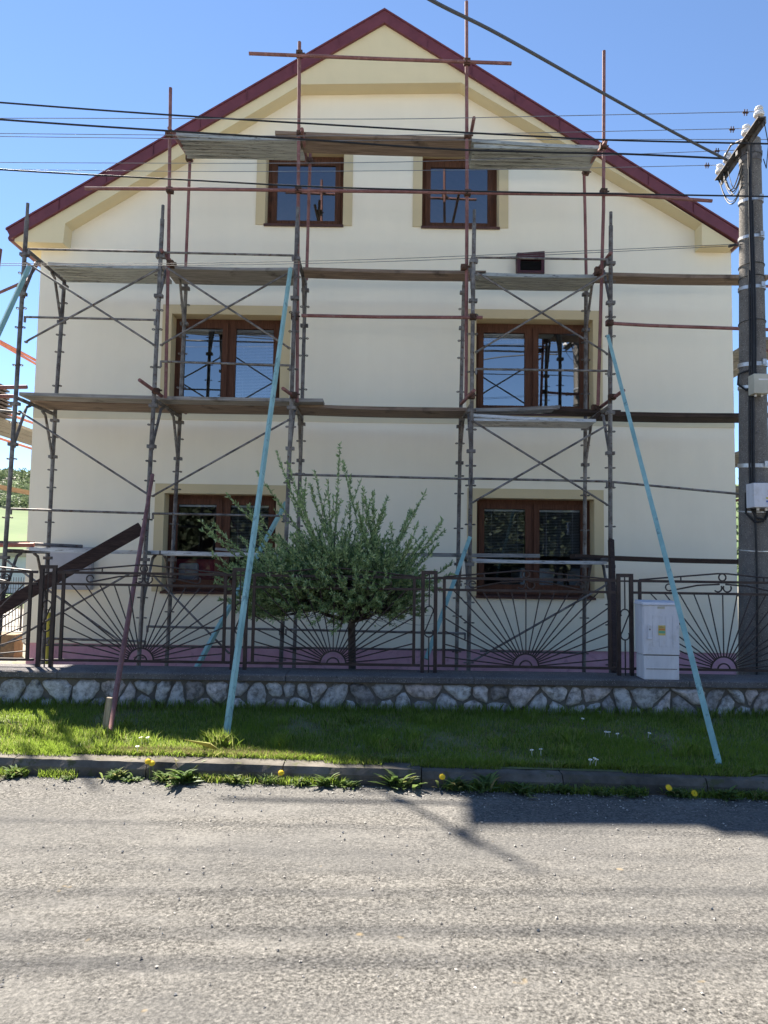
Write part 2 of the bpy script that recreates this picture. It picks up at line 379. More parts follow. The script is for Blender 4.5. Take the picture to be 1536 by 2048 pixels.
for z in (RC['f1'][1]-.6, RC['g1'][1]-.7, RC['a1'][1]-.7): wi.box((XL+.3, WY+.3, z), (XR-.3, 21.2, z+.2))
wi.box((XC-.1, WY+.45, zb0), (XC+.1, 21.2, roof_z(XC, -1)))
wi.box((XL+.31, 15.2, zb0), (XR-.31, 15.3, roof_z(XL, -.2)))
wi.build('interior', speck('room_walls', (.10,.095,.085), (.13,.12,.11), 2, .9), house)
pl = MB().box((XL+.06, WY+.03, ZY-.1), (XR-.03, 21.4, zb0+.002)); pl.build('plinth', pink, house)
bd = MB(); zb = at(768, 846, WY).z
bd.box((XL, WY-.012, zb), (XR, WY-.001, zb+.24)); bd.build('facade_band', bandm, house)
# gable box (soffit)
inner_l = [Lo, Lib, Lic, Tl, Tr, Ric, Rib, Ro]
e_r = r_b
poly = inner_l+[(Ro[0], e_r[1]), (pk_b[0], pk_b[1]+.03), (Lo[0], l_b[1]+.02)]
MB().prism(poly, VY, WY-.002).build('gable_soffit', yellow, house)
MB().box((Lo[0], WY-.001, Lo[1]), (XL+.002, 21.8, Lo[1]+.12)).build('eaves_soffit', yellow, house)
MB().box((XR-.002, WY-.001, Ro[1]), (Ro[0], 21.8, Ro[1]+.12)).build('eaves_soffit', yellow, house)
fl = MB(); r_t = rend(l_t)
fl.prism([l_t, pk_t, r_t, r_b, pk_b, l_b], VY-.045, VY-.003)
fl.prism([(l_t[0]-.01, l_t[1]+.0), (pk_t[0], pk_t[1]), (pk_t[0], pk_t[1]+.03), (l_t[0]-.01, l_t[1]+.03)], VY-.06, VY+.1)
fl.prism([(pk_t[0], pk_t[1]), (r_t[0]+.01, r_t[1]), (r_t[0]+.01, r_t[1]+.03), (pk_t[0], pk_t[1]+.03)], VY-.06, VY+.1)
lt2 = lerp2(l_b, l_t, .12); pt2 = lerp2(pk_b, pk_t, .12)
fl.prism([l_b, lt2, pt2, rend(lt2), r_b, pk_b], VY-.056, VY-.046)
for (A_, B_) in ((l_b, pk_b), (r_b, pk_b)):
    for i in range(1, 8):
        q0 = lerp2(A_, B_, i/8); dz_ = pk_t[1]-pk_b[1]; fl.box((q0[0]-.004, VY-.062, q0[1]+.02), (q0[0]+.004, VY-.04, q0[1]+dz_-.01))
        q1 = lerp2(A_, B_, (i-.5)/8); fl.box((q1[0]-.008, VY-.052, q1[1]+dz_*.4), (q1[0]+.008, VY-.045, q1[1]+dz_*.4+.014))
fl.build('verge_flashing', red_metal, house)
rf = MB(); rf.prism([lerp2(l_b, l_t, .45), lerp2(pk_b, pk_t, .45), rend(lerp2(l_b, l_t, .45)), rend(l_t), pk_t, l_t], VY, 21.9)
roof = rf.build('roof', red_metal, house)
for gx, gz in ((l_b[0]-.05, l_b[1]), (r_b[0]+.05, r_b[1])): MB().tube([(gx, VY+.06, gz+.06), (gx, 21.9, gz+.04)], .06, 8).build('gutter', red_metal, house)
# windows
SB = at(341.7, 700, WY).x-at(323, 700, WY).x
def window(k, sashes, blinds):
    x0, z0, x1, z1 = RC[k]; yf = WY+RD; dbl = sashes == 2
    f = MB(); t = .085
    zb_ = z0+.03
    fw = MB(); fh = MB()
    xm = (x0+x1)/2
    xs_ = [x0, x0+t]+([xm-.045, xm+.045] if dbl else [])+[x1-t, x1]; zs_ = [zb_, zb_+t*.9, z1-t, z1]; nx_ = len(xs_)
    vs_ = [(x, y, z) for y in (yf, yf+.07) for z in zs_ for x in xs_]; I = lambda y, j, i: (y*4+j)*nx_+i; fs_ = []
    solid = lambda j, i: 0 <= j < 3 and 0 <= i < nx_-1 and (j != 1 or i % 2 == 0)
    for j in range(3):
        for i in range(nx_-1):
            if not solid(j, i): continue
            fs_ += [(I(0,j,i), I(0,j,i+1), I(0,j+1,i+1), I(0,j+1,i)), (I(1,j+1,i), I(1,j+1,i+1), I(1,j,i+1), I(1,j,i))]
            for (dj, di, e) in ((-1,0,((j,i),(j,i+1))), (1,0,((j+1,i),(j+1,i+1))), (0,-1,((j,i),(j+1,i))), (0,1,((j,i+1),(j+1,i+1)))):
                if not solid(j+dj, i+di): (a1,b1),(a2,b2) = e; fs_.append((I(0,a1,b1), I(0,a2,b2), I(1,a2,b2), I(1,a1,b1)))
    fw.add(vs_, fs_); w_ = fw.build('window', brown_frame, house)
    cells = [(x0+t, xm-.045), (xm+.045, x1-t)] if dbl else [(x0+t, x1-t)]
    for i, (a, b) in enumerate(cells):
        sa = MB(); s_ = .068; za, zc = zb_+.08, z1-t-.002; ys = yf-.022
        sa.box((a-.022, ys, za-.015), (a+s_, ys+.06, zc+.02)); sa.box((b-s_, ys, za-.015), (b+.022, ys+.06, zc+.02))
        sa.box((a+s_, ys+.002, za-.015), (b-s_, ys+.058, za+s_+.01)); sa.box((a+s_, ys+.002, zc-s_), (b-s_, ys+.058, zc+.02))
        sa.build('sash', brown_frame, w_)
        MB().add([(a+s_, ys+.03, za+s_), (b-s_, ys+.03, za+s_), (b-s_, ys+.03, zc-s_), (a+s_, ys+.03, zc-s_)], [(0,1,2,3)]).build('pane', {'g': pane_g, 'a': pane_a}.get(k[0], pane_m), w_)
        bl = blinds[i] if i < len(blinds) else None
        if bl:
            m = MB(); frac, mat, tilt = bl; zt = zc-s_-.008
            m.box((a+s_+.01, ys+.045, zt-.028), (b-s_-.01, ys+.075, zt))
            n = int((zc-za-2*s_)*frac/.025); h = .009 if tilt else .003
            for j in range(n):
                z = zt-.04-j*.025
                m.add([(a+s_+.015, ys+.055, z-h), (b-s_-.015, ys+.055, z-h), (b-s_-.015, ys+.072, z+h), (a+s_+.015, ys+.072, z+h)], [(0,1,2,3)])
            if n:
                for xx in (a+s_+.12, b-s_-.12): m.box((xx, ys+.05, zt-.04-n*.025), (xx+.003, ys+.053, zt-.03))
            m.build('blind', mat, w_)
    sl_ = MB(); sl_.hexa([(x0-.012, WY-.045, z0-.03), (x1+.012, WY-.045, z0-.03), (x1+.012, yf+.02, z0-.001), (x0-.012, yf+.02, z0-.001),
                     (x0-.012, WY-.045, z0+.004), (x1+.012, WY-.045, z0+.004), (x1+.012, yf+.02, z0+.034), (x0-.012, yf+.02, z0+.034)])
    sl_.build('sill', sillm, w_)
    s = SB; sr = MB(); y0 = WY-.016; y1 = WY-.0015
    sr.prism([(x0-s, z0), (x0, z0), (x0, z1), (x1, z1), (x1, z0), (x1+s, z0), (x1+s, z1+s), (x0-s, z1+s)], y0, y1)
    rv = MB(); ya, yb = WY-.0005, yf+.08
    rv.add([(x0,ya,z0),(x0,yb,z0),(x0,ya,z1),(x0,yb,z1),(x1,ya,z1),(x1,yb,z1),(x1,ya,z0),(x1,yb,z0)], [(0,1,3,2),(2,3,5,4),(4,5,7,6),(6,7,1,0)])
    rv.build('reveal', ochre, w_)
    sr.build('surround', ochre, w_)
WB = (0.0, blindm, False)
window('a1', 1, []); window('a2', 1, [])
window('f1', 2, [WB, (1.0, blindm, True)]); window('f2', 2, [(.12, blindm, True), None])
window('g1', 2, [WB, (.55, dblind, False)]); window('g2', 2, [(.62, dblind, False), (.60, dblind, False)])
# vent hood and meter box
a, b = at(1029, 541, WY), at(1088, 505, WY); v = MB()
va, vb = a.x+.02, b.x-.02; z0 = at(1060, 552, WY).z; z1 = at(1060, 516, WY).z
v.box((va, WY-.13, z0), (va+.05, WY-.001, z1)); v.box((vb-.05, WY-.13, z0), (vb, WY-.001, z1+.04)); v.box((va, WY-.15, z1-.07), (vb, WY-.001, z1+.02))
v.add([(va, WY-.135, z1+.0), (vb, WY-.135, z1+.04), (vb, WY-.001, z1+.05), (va, WY-.001, z1+.01),
       (va, WY-.135, z1+.02), (vb, WY-.135, z1+.06), (vb, WY-.001, z1+.07), (va, WY-.001, z1+.03)], [(3,2,1,0),(4,5,6,7),(0,1,5,4),(1,2,6,5),(2,3,7,6),(3,0,4,7)])
v.box((va+.05, WY-.13, z0), (vb-.05, WY-.001, z0+.04))
vh = v.build('vent_hood', darkred, house)
vg = MB()
for i in range(7): z = z0+.05+i*.024; vg.box((va+.05, WY-.1, z), (vb-.05, WY-.06, z+.006))
vg.box((va+.05, WY-.03, z0+.04), (vb-.05, WY-.02, z1-.07)); vg.build('grille', darkhole, vh)
mb = MB(); a = at(92, 1093, WY-.1); b = at(181, 1180, WY-.1)
mb.box((a.x, WY-.12, b.z), (b.x, WY-.001, a.z)); mbx = mb.build('meter_box', speck('grey_meter_box', (.34,.34,.36), (.40,.40,.43), 3, .5), house, bevel=.006)
MB().box((a.x+.04, WY-.128, b.z+.05), (b.x-.04, WY-.1205, a.z-.04)).build('meter_door', speck('meter_door_grey', (.40,.40,.43), (.47,.47,.5), 3, .5), mbx)
MB().tube([at(97, 1225, WY-.12), at(93, 1345, WY-.12)], .03, 8).build('gas_riser', speck('yellow_pipe', (.5,.42,.05), (.6,.5,.08), 5, .5), house)

# ------------------------------------------------------------------ scaffolding
FYF, FYR = 9.6, 10.75
LV = [ZY, 1.70, 3.80, 5.90]
scaf = empty('scaffolding', (0, 10.1, ZY), 'grey steel frame scaffolding with red tube extensions standing across the front of the house', 'scaffolding')
class Post:
    def __init__(s, pts, Y): s.P = [at(x, y, Y) for x, y in pts]; s.P.sort(key=lambda p: p.z)
    def __call__(s, z):
        P = s.P
        i = 0
        while i < len(P)-2 and z > P[i+1].z: i += 1
        a, b = P[i], P[i+1]; return a+(b-a)*((z-a.z)/(b.z-a.z))
cols = [
 (Post([(53,450),(25,900),(6,1160)], FYF), Post([(132,517),(110,830),(95,1130)], FYR)),
 (Post([(324,454),(303,900),(277,1330)], FYF), Post([(372,570),(357,900),(333,1330)], FYR)),
 (Post([(594,459),(580,900),(562,1320)], FYF), Post([(611,560),(602,890),(588,1330)], FYR)),
 (Post([(948,464),(942,900),(937,1340)], FYF), Post([(927.6,570),(919.5,900),(913,1330)], FYR)),
 (Post([(1221.6,468),(1220,900),(1222,1340)], FYF), Post([(1172,590),(1170.5,900),(1168,1330)], FYR))]
TR = .029
def loops(m, p, s=1):
    for sx in (-1, 1):
        c = p+Vector((sx*(TR+.022), 0, 0)); m.ring(c, .018, .007, (0, .35, 1), 8)
def collar(m, p):
    m.box(p+Vector((-.058, -.035, -.022)), p+Vector((.058, .035, .022)))
for ci, (pf, pr) in enumerate(cols):
    for L in range(3):
        z0, z1 = LV[L], LV[L+1]
        fr = MB(); ztf = z1+(.62 if L == 2 else 0)
        e = 0.003*L
        fr.tube([pf(z0), pf(z1)], TR, 10); fr.tube([pr(z0), pr(z1)], TR, 10)
        if L == 2:
            fr.tube([pf(z1), pf(z1+.42)], TR, 10); fr.tube([pf(z1+.42), pf(z1+.62)], TR*.75, 10); fr.tube([pr(z1), pr(z1+.2)], TR*.75, 8)
        A, B = pf(z1-.03), pr(z1-.03); fr.tube([A, B], TR*.95, 10)
        d = (B-A)
        # curved knee brackets
        for (P, s_) in ((pf, 1), (pr, -1)):
            p0 = P(z1-.62); hd = Vector((d.x, d.y, 0)).normalized()*s_
            pts = [P(z1-.72)+hd*.04, p0+hd*.05, P(z1-.22)+hd*.24, P(z1-.10)+hd*.30, P(z1-.06)+hd*.40]
            fr.tube(pts, TR*.72, 8)
        if L == 0:
            for P in (pf, pr): fr.box(P(z0)+Vector((-.09,-.09,-.001)), P(z0)+Vector((.09,.09,.012)))
        h = fr
        for P in (pf, pr):
            for zz in (z0+.42, z0+.95, z0+1.22): loops(h, P(zz))
            collar(h, P(z0+1.42)); collar(h, P(z1-.12))
            loops(h, P(z1-.38))
        fr.build('scaffold_frame', galv if (ci+L) % 2 else galvd, scaf, smooth=True)
def T(name, pts, r=TR, mat=galv, parent=None, n=8, ends=False):
    m = MB(); P = [at(*p) for p in pts]; m.tube(P, r, n)
    if ends:
        for p in (P[0], P[-1]): m.box(p+Vector((-.012,-.012,-.075)), p+Vector((.012,.012,.01)))
    return m.build(name, mat, parent or scaf, smooth=True)
YF1 = FYF-.045
for q in [((58,498),(315,504)), ((328,505),(586,511)), ((953,515),(1214,519)), ((50,634),(310,640)), ((322,723),(580,731)), ((952,738),(1217,742)),
          ((22,1018),(298,1027)), ((306,1027),(568,1032)), ((583,949),(938,958)), ((947,957),(1214,963)), ((1226,964),(1500,990)),
          ((95,1277),(290,1283)), ((295,1253),(560,1259)), ((572,1259),(930,1267))]:
    T('guard_rail', [q[0]+(YF1,), q[1]+(YF1,)], .016, galv, ends=True)
T('guard_rail', [(95,1290,FYR-.04), (930,1300,FYR-.04)], .015, galvd); T('guard_rail', [(960,1302,FYR-.04), (1165,1306,FYR-.04)], .015, galvd)
def brace(a, b, Y=FYF-.05):
    A = at(*a, Y); B = at(*b, Y); d = (B-A).normalized()
    m = MB(); m.tube([A, A+d*.06+Vector((0,-.012,0)), B-d*.06+Vector((0,-.012,0)), B], .0145, 8); m.ring(A, .02, .007, (0,.4,1), 8); m.ring(B, .02, .007, (0,.4,1), 8)
    m.build('diagonal_brace', galv, scaf, smooth=True)
for i, (a, b) in enumerate([((55,527),(308,690)), ((52,684),(316,540)), ((329,533),(578,696)), ((323,690),(578,546)), ((954,546),(1215,708)), ((953,704),(1213,548)),
             ((40,823),(298,990)), ((306,992),(578,840)), ((945,842),(1215,1010)), ((945,1005),(1215,850)),
             ((5,1292),(262,1146)), ((15,1122),(245,1285)), ((308,1152),(458,1306)), ((945,1322),(1212,1170))]):
    brace(a, b, FYF-.05-(i % 2)*.03)
# red tube extension
def coup(m, p, s=.045):
    m.box(p+Vector((-s,-s*.9,-s*.8)), p+Vector((s,s*.9,s*.8))); m.tube([p+Vector((s,0,.01)), p+Vector((s+.035,0,.01))], .012, 6); m.tube([p+Vector((-.01,-s,-.02)), p+Vector((-.01,-s-.03,-.02))], .012, 6)
YR1 = FYF+.10
red = []
def RTUBE(pts, cp=(), mat=redtube, name='red_tube', par=None, r=.0245):
    o = T(name, pts, r, mat, par or scaf)
    if cp:
        for c in cp:
            m = MB(); coup(m, at(*c)); m.build('coupler', coupler, o)
    return o
RTUBE([(341,176,YR1),(337,500,YR1),(331,796,YR1)], [(338,268,YR1-.04), (340,381,YR1-.04), (341,527,YR1-.02)])
RTUBE([(599,84,YR1),(596,460,YR1),(594,805,YR1)], [(599,108,YR1-.04), (600,268,YR1-.02), (597,380,YR1-.04), (589,634,YR1-.06)])
RTUBE([(933,3,YR1),(934,400,YR1),(932,800,YR1)], [(934,124,YR1-.04), (935,272,YR1-.02), (935,386,YR1-.04), (928,535,YR1-.02)])
RTUBE([(1208,102,YR1),(1207,420,YR1),(1196,810,YR1)], [(1206,293,YR1-.02), (1207,384,YR1-.04), (1196,545,YR1)])
RTUBE([(380,318,FYR),(376,420,FYR),(370,570,FYR)], [(378,317,FYR-.03)])
RTUBE([(621,298,FYR),(617,420,FYR),(613,560,FYR)], [(620,322,FYR-.03)])
RTUBE([(1168,342,FYR),(1170,420,FYR),(1173,585,FYR)], [(1172,345,FYR-.03)])
RTUBE([(498,107,YR1-.06),(768,118,YR1-.06),(1023,127,YR1-.06)])
RTUBE([(170,377,YR1-.06),(380,378,YR1-.06),(768,383,YR1-.06),(1100,388,YR1-.06),(1240,389,YR1-.06),(1424,402,YR1-.06)])
RTUBE([(603,631,FYF-.05),(760,634,FYF-.05),(965,635,FYF-.05)], [(946,634,FYF-.04)])
RTUBE([(1212,646,FYF-.05),(1300,651,FYF-.05),(1560,660,FYF-.05)], [(1219,646,FYF-.04)])
RTUBE([(338,256,9.45),(384,322,10.85)]); RTUBE([(604,258,9.5),(613,322,10.85)]); RTUBE([(948,236,9.2),(936,300,10.85)]); RTUBE([(1212,283,9.5),(1166,346,10.85)])
# transverse putlogs above the second lift
RTUBE([(279,760,9.1),(326,794,9.85),(372,826,10.9)], [(312,782,9.52)]); RTUBE([(566,777,9.1),(606,806,10.2)], [(588,790,9.52)])
RTUBE([(948,781,9.15),(922,808,10.3)], [(943,792,9.53)]); RTUBE([(1247,781,9.1),(1190,822,10.6)], [(1224,794,9.53),(1190,815,9.9)])
RTUBE([(322,500,9.5),(380,566,10.85)], [(342,530,9.9),(375,558,10.7)]); RTUBE([(1222,505,9.5),(1180,560,10.7)], [(1196,540,9.9)])
m = MB(); a_ = at(597,459,9.58); m.bar(at(590,540,9.57), at(596,462,9.6), .05, .012, (0,1,0)); m.build('strap_iron', galvd, scaf)
# decks --------------------------------------------------------------
def plank(name, a, b, Y, width, th, mat, label, cat='plank', group='boards and decks laid on the scaffolding', boards=1, alum=False, dz=(0, 0)):
    A = at(a[0], a[1], Y)+Vector((0,0,dz[0])); B = at(b[0], b[1], Y)+Vector((0,0,dz[1])); m = MB(); g = .012; w_ = (width-g*(boards-1))/boards
    sag = -.012
    for k_ in range(boards):
        y0 = k_*(w_+g); n = 8; st = []
        ja, jb = (random.uniform(-.03,.03), random.uniform(-.03,.03)) if k_ else (0, 0)
        for i in range(n+1):
            t = i/n; p = A.lerp(B, t)+Vector(((ja*(1-t)+jb*t), y0, sag*math.sin(math.pi*t)+(k_*.003)))
            st.append([p+Vector((0,0,0)), p+Vector((0,w_,0)), p+Vector((0,w_,-th)), p+Vector((0,0,-th))])
        vs_ = [q for s_ in st for q in s_]
        fs = [(i*4+j, i*4+(j+1) % 4, (i+1)*4+(j+1) % 4, (i+1)*4+j) for i in range(n) for j in range(4)]+[(3,2,1,0), (n*4, n*4+1, n*4+2, n*4+3)]
        m.add(vs_, fs)
        if alum:  # ribs under a metal deck
            for r_ in (0.12, .5, .88):
                m.box(A+Vector((0.03, y0+w_*r_-.012, -th-.018)), B+Vector((-.03, y0+w_*r_+.012, -th-.001)))
    return m.build(name, mat, None, label, cat, group, bevel=.003 if not alum else 0)
P_ = plank
P_('steel_deck', (96,524), (322,531), 10.05, .58, .05, steeld, 'grey steel deck of the third lift, leftmost, under the left eave', boards=2, alum=True)
P_('scaffold_board', (324,531), (590,535), 10.05, .58, .045, wgrey, 'grey boards above the left first floor window, resting on the third lift', boards=2)
P_('scaffold_board', (606,534), (972,541), 10.12, .29, .05, wbrown, 'brown board bridging the middle of the third lift, below the two attic windows')
P_('steel_deck', (950,544), (1194,549), 10.12, .52, .05, steeld, 'grey steel deck just below the dark red vent hood', boards=2, alum=True)
P_('scaffold_board', (1200,544), (1540,549), 10.0, .28, .055, wbrown, 'brown board under the right eave, running right behind the concrete pole')
P_('scaffold_board', (38,784), (646,797), 9.80, .30, .05, wgrey, 'long grey board at the outer edge of the second lift, below the left window')
P_('scaffold_board', (60,797), (600,808), 10.14, .58, .045, wbrown, 'pair of brownish boards at the back of the second lift, at the left', boards=2, dz=(0,0))
P_('scaffold_board', (598,808), (945,815), 10.0, .56, .05, wbrown, 'pair of boards bridging the blank wall on the second lift', boards=2)
P_('aluminium_deck', (944,827), (1192,838), 9.9, .50, .045, alu, 'pale aluminium deck below the right first floor window', alum=True, boards=2)
P_('scaffold_board', (948,816), (1120,810), 10.15, .26, .05, wgrey, 'short tilted board lying on the aluminium deck below the right first floor window')
P_('scaffold_board', (1090,812), (1242,820), 10.25, .28, .05, wdark, 'short black stained board lying right of the tilted board on the second lift')
P_('scaffold_board', (1200,822), (1540,826), 9.95, .42, .06, wdark, 'dark wet board running right from the second lift and behind the concrete pole', boards=1)
P_('aluminium_deck', (58,1094), (318,1101), 9.75, .55, .05, alu, 'pale aluminium deck in front of the grey meter box on the lowest lift', alum=True, boards=2)
P_('aluminium_deck', (322,1101), (566,1105), 9.75, .55, .05, alu, 'pale aluminium deck in front of the left ground floor window', alum=True, boards=2)
P_('scaffold_board', (430,1095), (500,1097), 9.8, .25, .035, wgrey, 'short grey board end lying on the aluminium deck by the left ground floor window')
P_('scaffold_board', (566,1099), (1080,1108), 9.8, .28, .05, wgrey, 'long grey board of the lowest lift passing behind the top of the willow')
P_('aluminium_deck', (945,1117), (1214,1122), 9.7, .5, .04, alu, 'pale aluminium deck in front of the right ground floor window', alum=True, boards=2)
P_('scaffold_board', (1150,1108), (1540,1120), 9.95, .28, .065, wdark, 'dark thick board of the lowest lift running right behind the white cabinet')
P_('steel_deck', (352,265), (598,275), 9.95, .52, .05, steeld, 'grey steel deck of the topmost lift, left of the left attic window', boards=2, alum=True)
P_('scaffold_board', (550,261), (944,273), 9.86, .46, .05, wbrown, 'brownish boards of the topmost lift spanning between the tops of both attic windows', boards=2)
P_('steel_deck', (944,277), (1200,291), 9.95, .60, .05, steeld, 'grey steel deck of the topmost lift, right of the right attic window', boards=2, alum=True)
# things lying on the low deck, far left
m = MB(); m.tube([at(-60,1082,9.85), at(165,1093,10.05)], .024, 8); m.build('loose_tube', galvd, None, 'dark tube lying on the lowest deck beside the meter box, longer than the red one', 'tube', 'tubes lying on the lowest deck')
m = MB(); m.tube([at(-50,1090,9.75), at(68,1090,9.8)], .03, 8); m.build('loose_tube', redtube_sunlit, None, 'short red tube lying on the lowest deck at the left edge', 'tube', 'tubes lying on the lowest deck')
P_('scaffold_board', (-60,1078), (56,1082), 9.9, .2, .03, wpale, 'pale thin board lying with the tubes on the lowest deck at the left edge')

# props and leaning things ----------------------------------------------
def leaner(name, A, B, w_, mat, label, cat, square=True, group=None, h=None):
    m = MB()
    if square: m.bar(A, B, w_, h or w_, (0,1,0), .6 if not h else 0)
    else: m.tube([A, A.lerp(B, .5), B], w_/2, 10)
    return m.build(name, mat, None, label, cat, group, bevel=.004 if square else 0, smooth=not square)
GT = 'turquoise props leaning on the scaffolding'
leaner('prop_pole', gnd(451,1480,.16), at(581,537,9.5), .043, turq, 'long turquoise pole standing on the lawn edge, leaning right, left of the willow', 'pole', group=GT)
leaner('prop_pole', gnd(1439,1530,.12), at(1216,672,9.5), .043, turq, 'turquoise pole standing near the kerb and leaning left past the white cabinet', 'pole', group=GT)
leaner('prop_pole', at(392,1338,8.3), at(572,1005,10.2), .05, turq, 'turquoise plank behind the fence, slanting up to the right behind the willow', 'pole', group=GT)
leaner('prop_pole', at(852,1318,8.4), at(940,1074,9.5), .05, turq, 'turquoise plank behind the fence, right of the willow, meeting a scaffold post', 'pole', group=GT, h=.03)
leaner('prop_pole', at(-60,790,8.6), at(58,534,9.5), .055, turq, 'turquoise pole meeting the leftmost scaffold post at the top left', 'pole', group=GT)
leaner('leaning_tube', gnd(219,1462,.16), at(305,950,9.5), .05, redtube, 'dull red tube standing on the lawn beside a wooden stake, leaning on the scaffolding', 'tube', False)
st = gnd(209,1466,.15); m = MB(); m.bar(st, st+Vector((.03,0,.29)), .045, .035, (0,1,0)); m.build('wooden_stake', wpale, None, 'pale wooden stake driven into the lawn at the foot of the red tube', 'stake', bevel=.004)
m = MB(); A = at(-40,1240,9.2); B = at(283,1056,9.45); m.bar(A, B, .165, .05, (0,1,0)); m.build('leaning_board', wdarkd, None, 'dark brown board slanting across the lower left of the scaffolding behind the fence', 'board', bevel=.004)
m = MB(); A = at(1228,1395,7.35); A.z = .5
m = MB(); m.bar(at(1230,1348,7.6), at(1222,1080,9.45), .07, .05, (0,1,0)); m.build('upright_board', wdarkd, None, 'dark upright board standing against the rightmost scaffold post behind the fence', 'board', bevel=.004)

# side scaffolds
sl_s = empty('scaffolding', (-6.6, 15, ZY), 'scaffolding with sunlit red tubes along the left side wall, mostly cut by the left edge', 'scaffolding')
for Y in (11.6, 14.6, 17.6):
    for X in (-7.3,): MB().tube([(X, Y, ZY), (X, Y, 6.9)], .025, 8).build('post', redtube_sunlit, sl_s)
for z in (3.72, 5.5): MB().tube([(-7.3,11.0,z+1.0-.9), (-7.3,18,z+1.0-.9)], .025, 8).build('rail', redtube_sunlit, sl_s)
MB().tube([at(-80,640,12.0), at(74,722,13.5)], .028, 8).build('brace_tube', redtube_sunlit, sl_s)
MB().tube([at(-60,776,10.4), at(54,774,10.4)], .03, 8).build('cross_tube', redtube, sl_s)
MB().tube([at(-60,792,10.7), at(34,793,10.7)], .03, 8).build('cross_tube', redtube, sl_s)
MB().tube([at(-60,800,11.2), at(66,846,15)], .028, 8).build('brace_tube', redtube_sunlit, sl_s)
MB().tube([at(-80,620,9.8), at(52,562,9.65)], .02, 8).build('brace_tube', redtube, sl_s)
MB().tube([at(46,572,9.7), at(80,522,11.0)], .02, 8).build('brace_tube', redtube, sl_s)
MB().tube([at(0,498,9.3), at(-8,560,9.3)], .03, 8).build('post', redtube, sl_s)
MB().tube([at(-60,815,9.6), at(24,824,9.6), at(40,828,9.6)], .02, 8).build('cross_tube', galvd, sl_s)
m = MB()
for k_ in range(3): m.box((-6.2-.27*k_-.25, 11.0, 3.78), (-6.2-.27*k_, 19, 3.83))
m.build('side_deck', wood('side_board', (.18,.17,.15), (.30,.28,.25), 1), None, 'sunlit boards running back along the left side wall at first floor height', 'plank', 'decks along the side walls')
m = MB(); m.box((-6.75, 12.3, 2.76), (-6.7, 21, 2.84)); m.build('rail_board', wood('rail_board', (.25,.17,.11), (.33,.23,.15), 1), None, 'orange brown board used as a rail in front of the distant wooded hill', 'board')
sr_s = empty('scaffolding', (6.6, 15, ZY), 'scaffolding along the right side wall seen behind the concrete pole', 'scaffolding')
for Y in (11.9, 15, 18): MB().tube([(6.95, Y, ZY), (6.95, Y, 7.4)], .026, 8).build('post', redtube, sr_s)
for z in (2.9, 4.55, 5.2, 6.3): MB().tube([(6.0 if z > 5 else 6.9,11.6,z), (6.9,18.5 if z < 5 else 11.6,z)], .025, 8).build('rail', redtube, sr_s)
MB().tube([at(1440,850,12), at(1600,780,12)], .025, 8).build('brace_tube', redtube, sr_s)
for z in (5.35, 3.55, 2.95):
    m = MB()
    for k_ in range(3): m.box((6.12+.27*k_, 11.5, z), (6.12+.27*k_+.25, 19, z+.05))
    m.build('side_deck', wgrey, None, {5.35:'uppermost', 3.55:'middle', 2.95:'lowest'}[z]+' deck of grey boards along the right side wall, behind the concrete pole', 'plank', 'decks along the side walls')

# ------------------------------------------------------------------ garden wall and fence
CZ = .50
wl = empty('garden_wall', (0, 7.1, 0), 'low rubble stone garden wall with a dark concrete coping', 'wall')
MB().box((-14, 6.995, -.25), (14, 7.33, CZ-.075)).build('wall_core', mortar, wl)
cp_ = MB(); x = -14
while x < 14:
    L_ = random.uniform(1.8, 2.4); n = 10; y0, y1 = 6.93, 7.37
    vs_ = []
    for i in range(n+1):
        xx = x+(L_-.006)*i/n; j = lambda s: .004*noise.noise(Vector((xx*4, s, 0)))
        vs_ += [(xx, y0+j(1), CZ-.062), (xx, y0+j(2)-.002, CZ-.012), (xx, y0+.012, CZ+j(3)), (xx, y1, CZ+j(4)), (xx, y1, CZ-.075)]
    cp_.add(vs_, [(i*5+q, (i+1)*5+q, (i+1)*5+(q+1) % 5, i*5+(q+1) % 5) for i in range(n) for q in range(5)]+[(0,1,2,3,4), (n*5+4, n*5+3, n*5+2, n*5+1, n*5)])
    x += L_
cp_.build('coping', coping, wl)
# stones: voronoi cells, shrunk and bulged
def clip(poly, p, q):
    mx = ((p[0]+q[0])/2, (p[1]+q[1])/2); nx = (q[0]-p[0], q[1]-p[1]); out = []
    f = lambda a: (a[0]-mx[0])*nx[0]+(a[1]-mx[1])*nx[1]
    for i in range(len(poly)):
        a, b = poly[i], poly[(i+1) % len(poly)]; fa, fb = f(a), f(b)
        if fa <= 0: out.append(a)
        if (fa < 0) != (fb < 0): t = fa/(fa-fb); out.append((a[0]+(b[0]-a[0])*t, a[1]+(b[1]-a[1])*t))
    return out
seeds = []; x = -6.2; zlo, zhi = .07, .425
while x < 6.2:
    w_ = random.choice([.08,.11,.14,.17,.2,.25,.32])*random.uniform(.85,1.1)
    if random.random() < .22: seeds += [(x+w_/2+random.uniform(-.05,.05), zhi-.06), (x+w_/2+random.uniform(-.05,.05), zlo+.10)]
    else: seeds.append((x+w_/2, (zlo+zhi)/2+random.uniform(-.11,.11)))
    if random.random() < .3: seeds.append((x+w_, random.choice([zhi-.05, zlo+.08]))); x += .06
    x += w_
sm = MB()
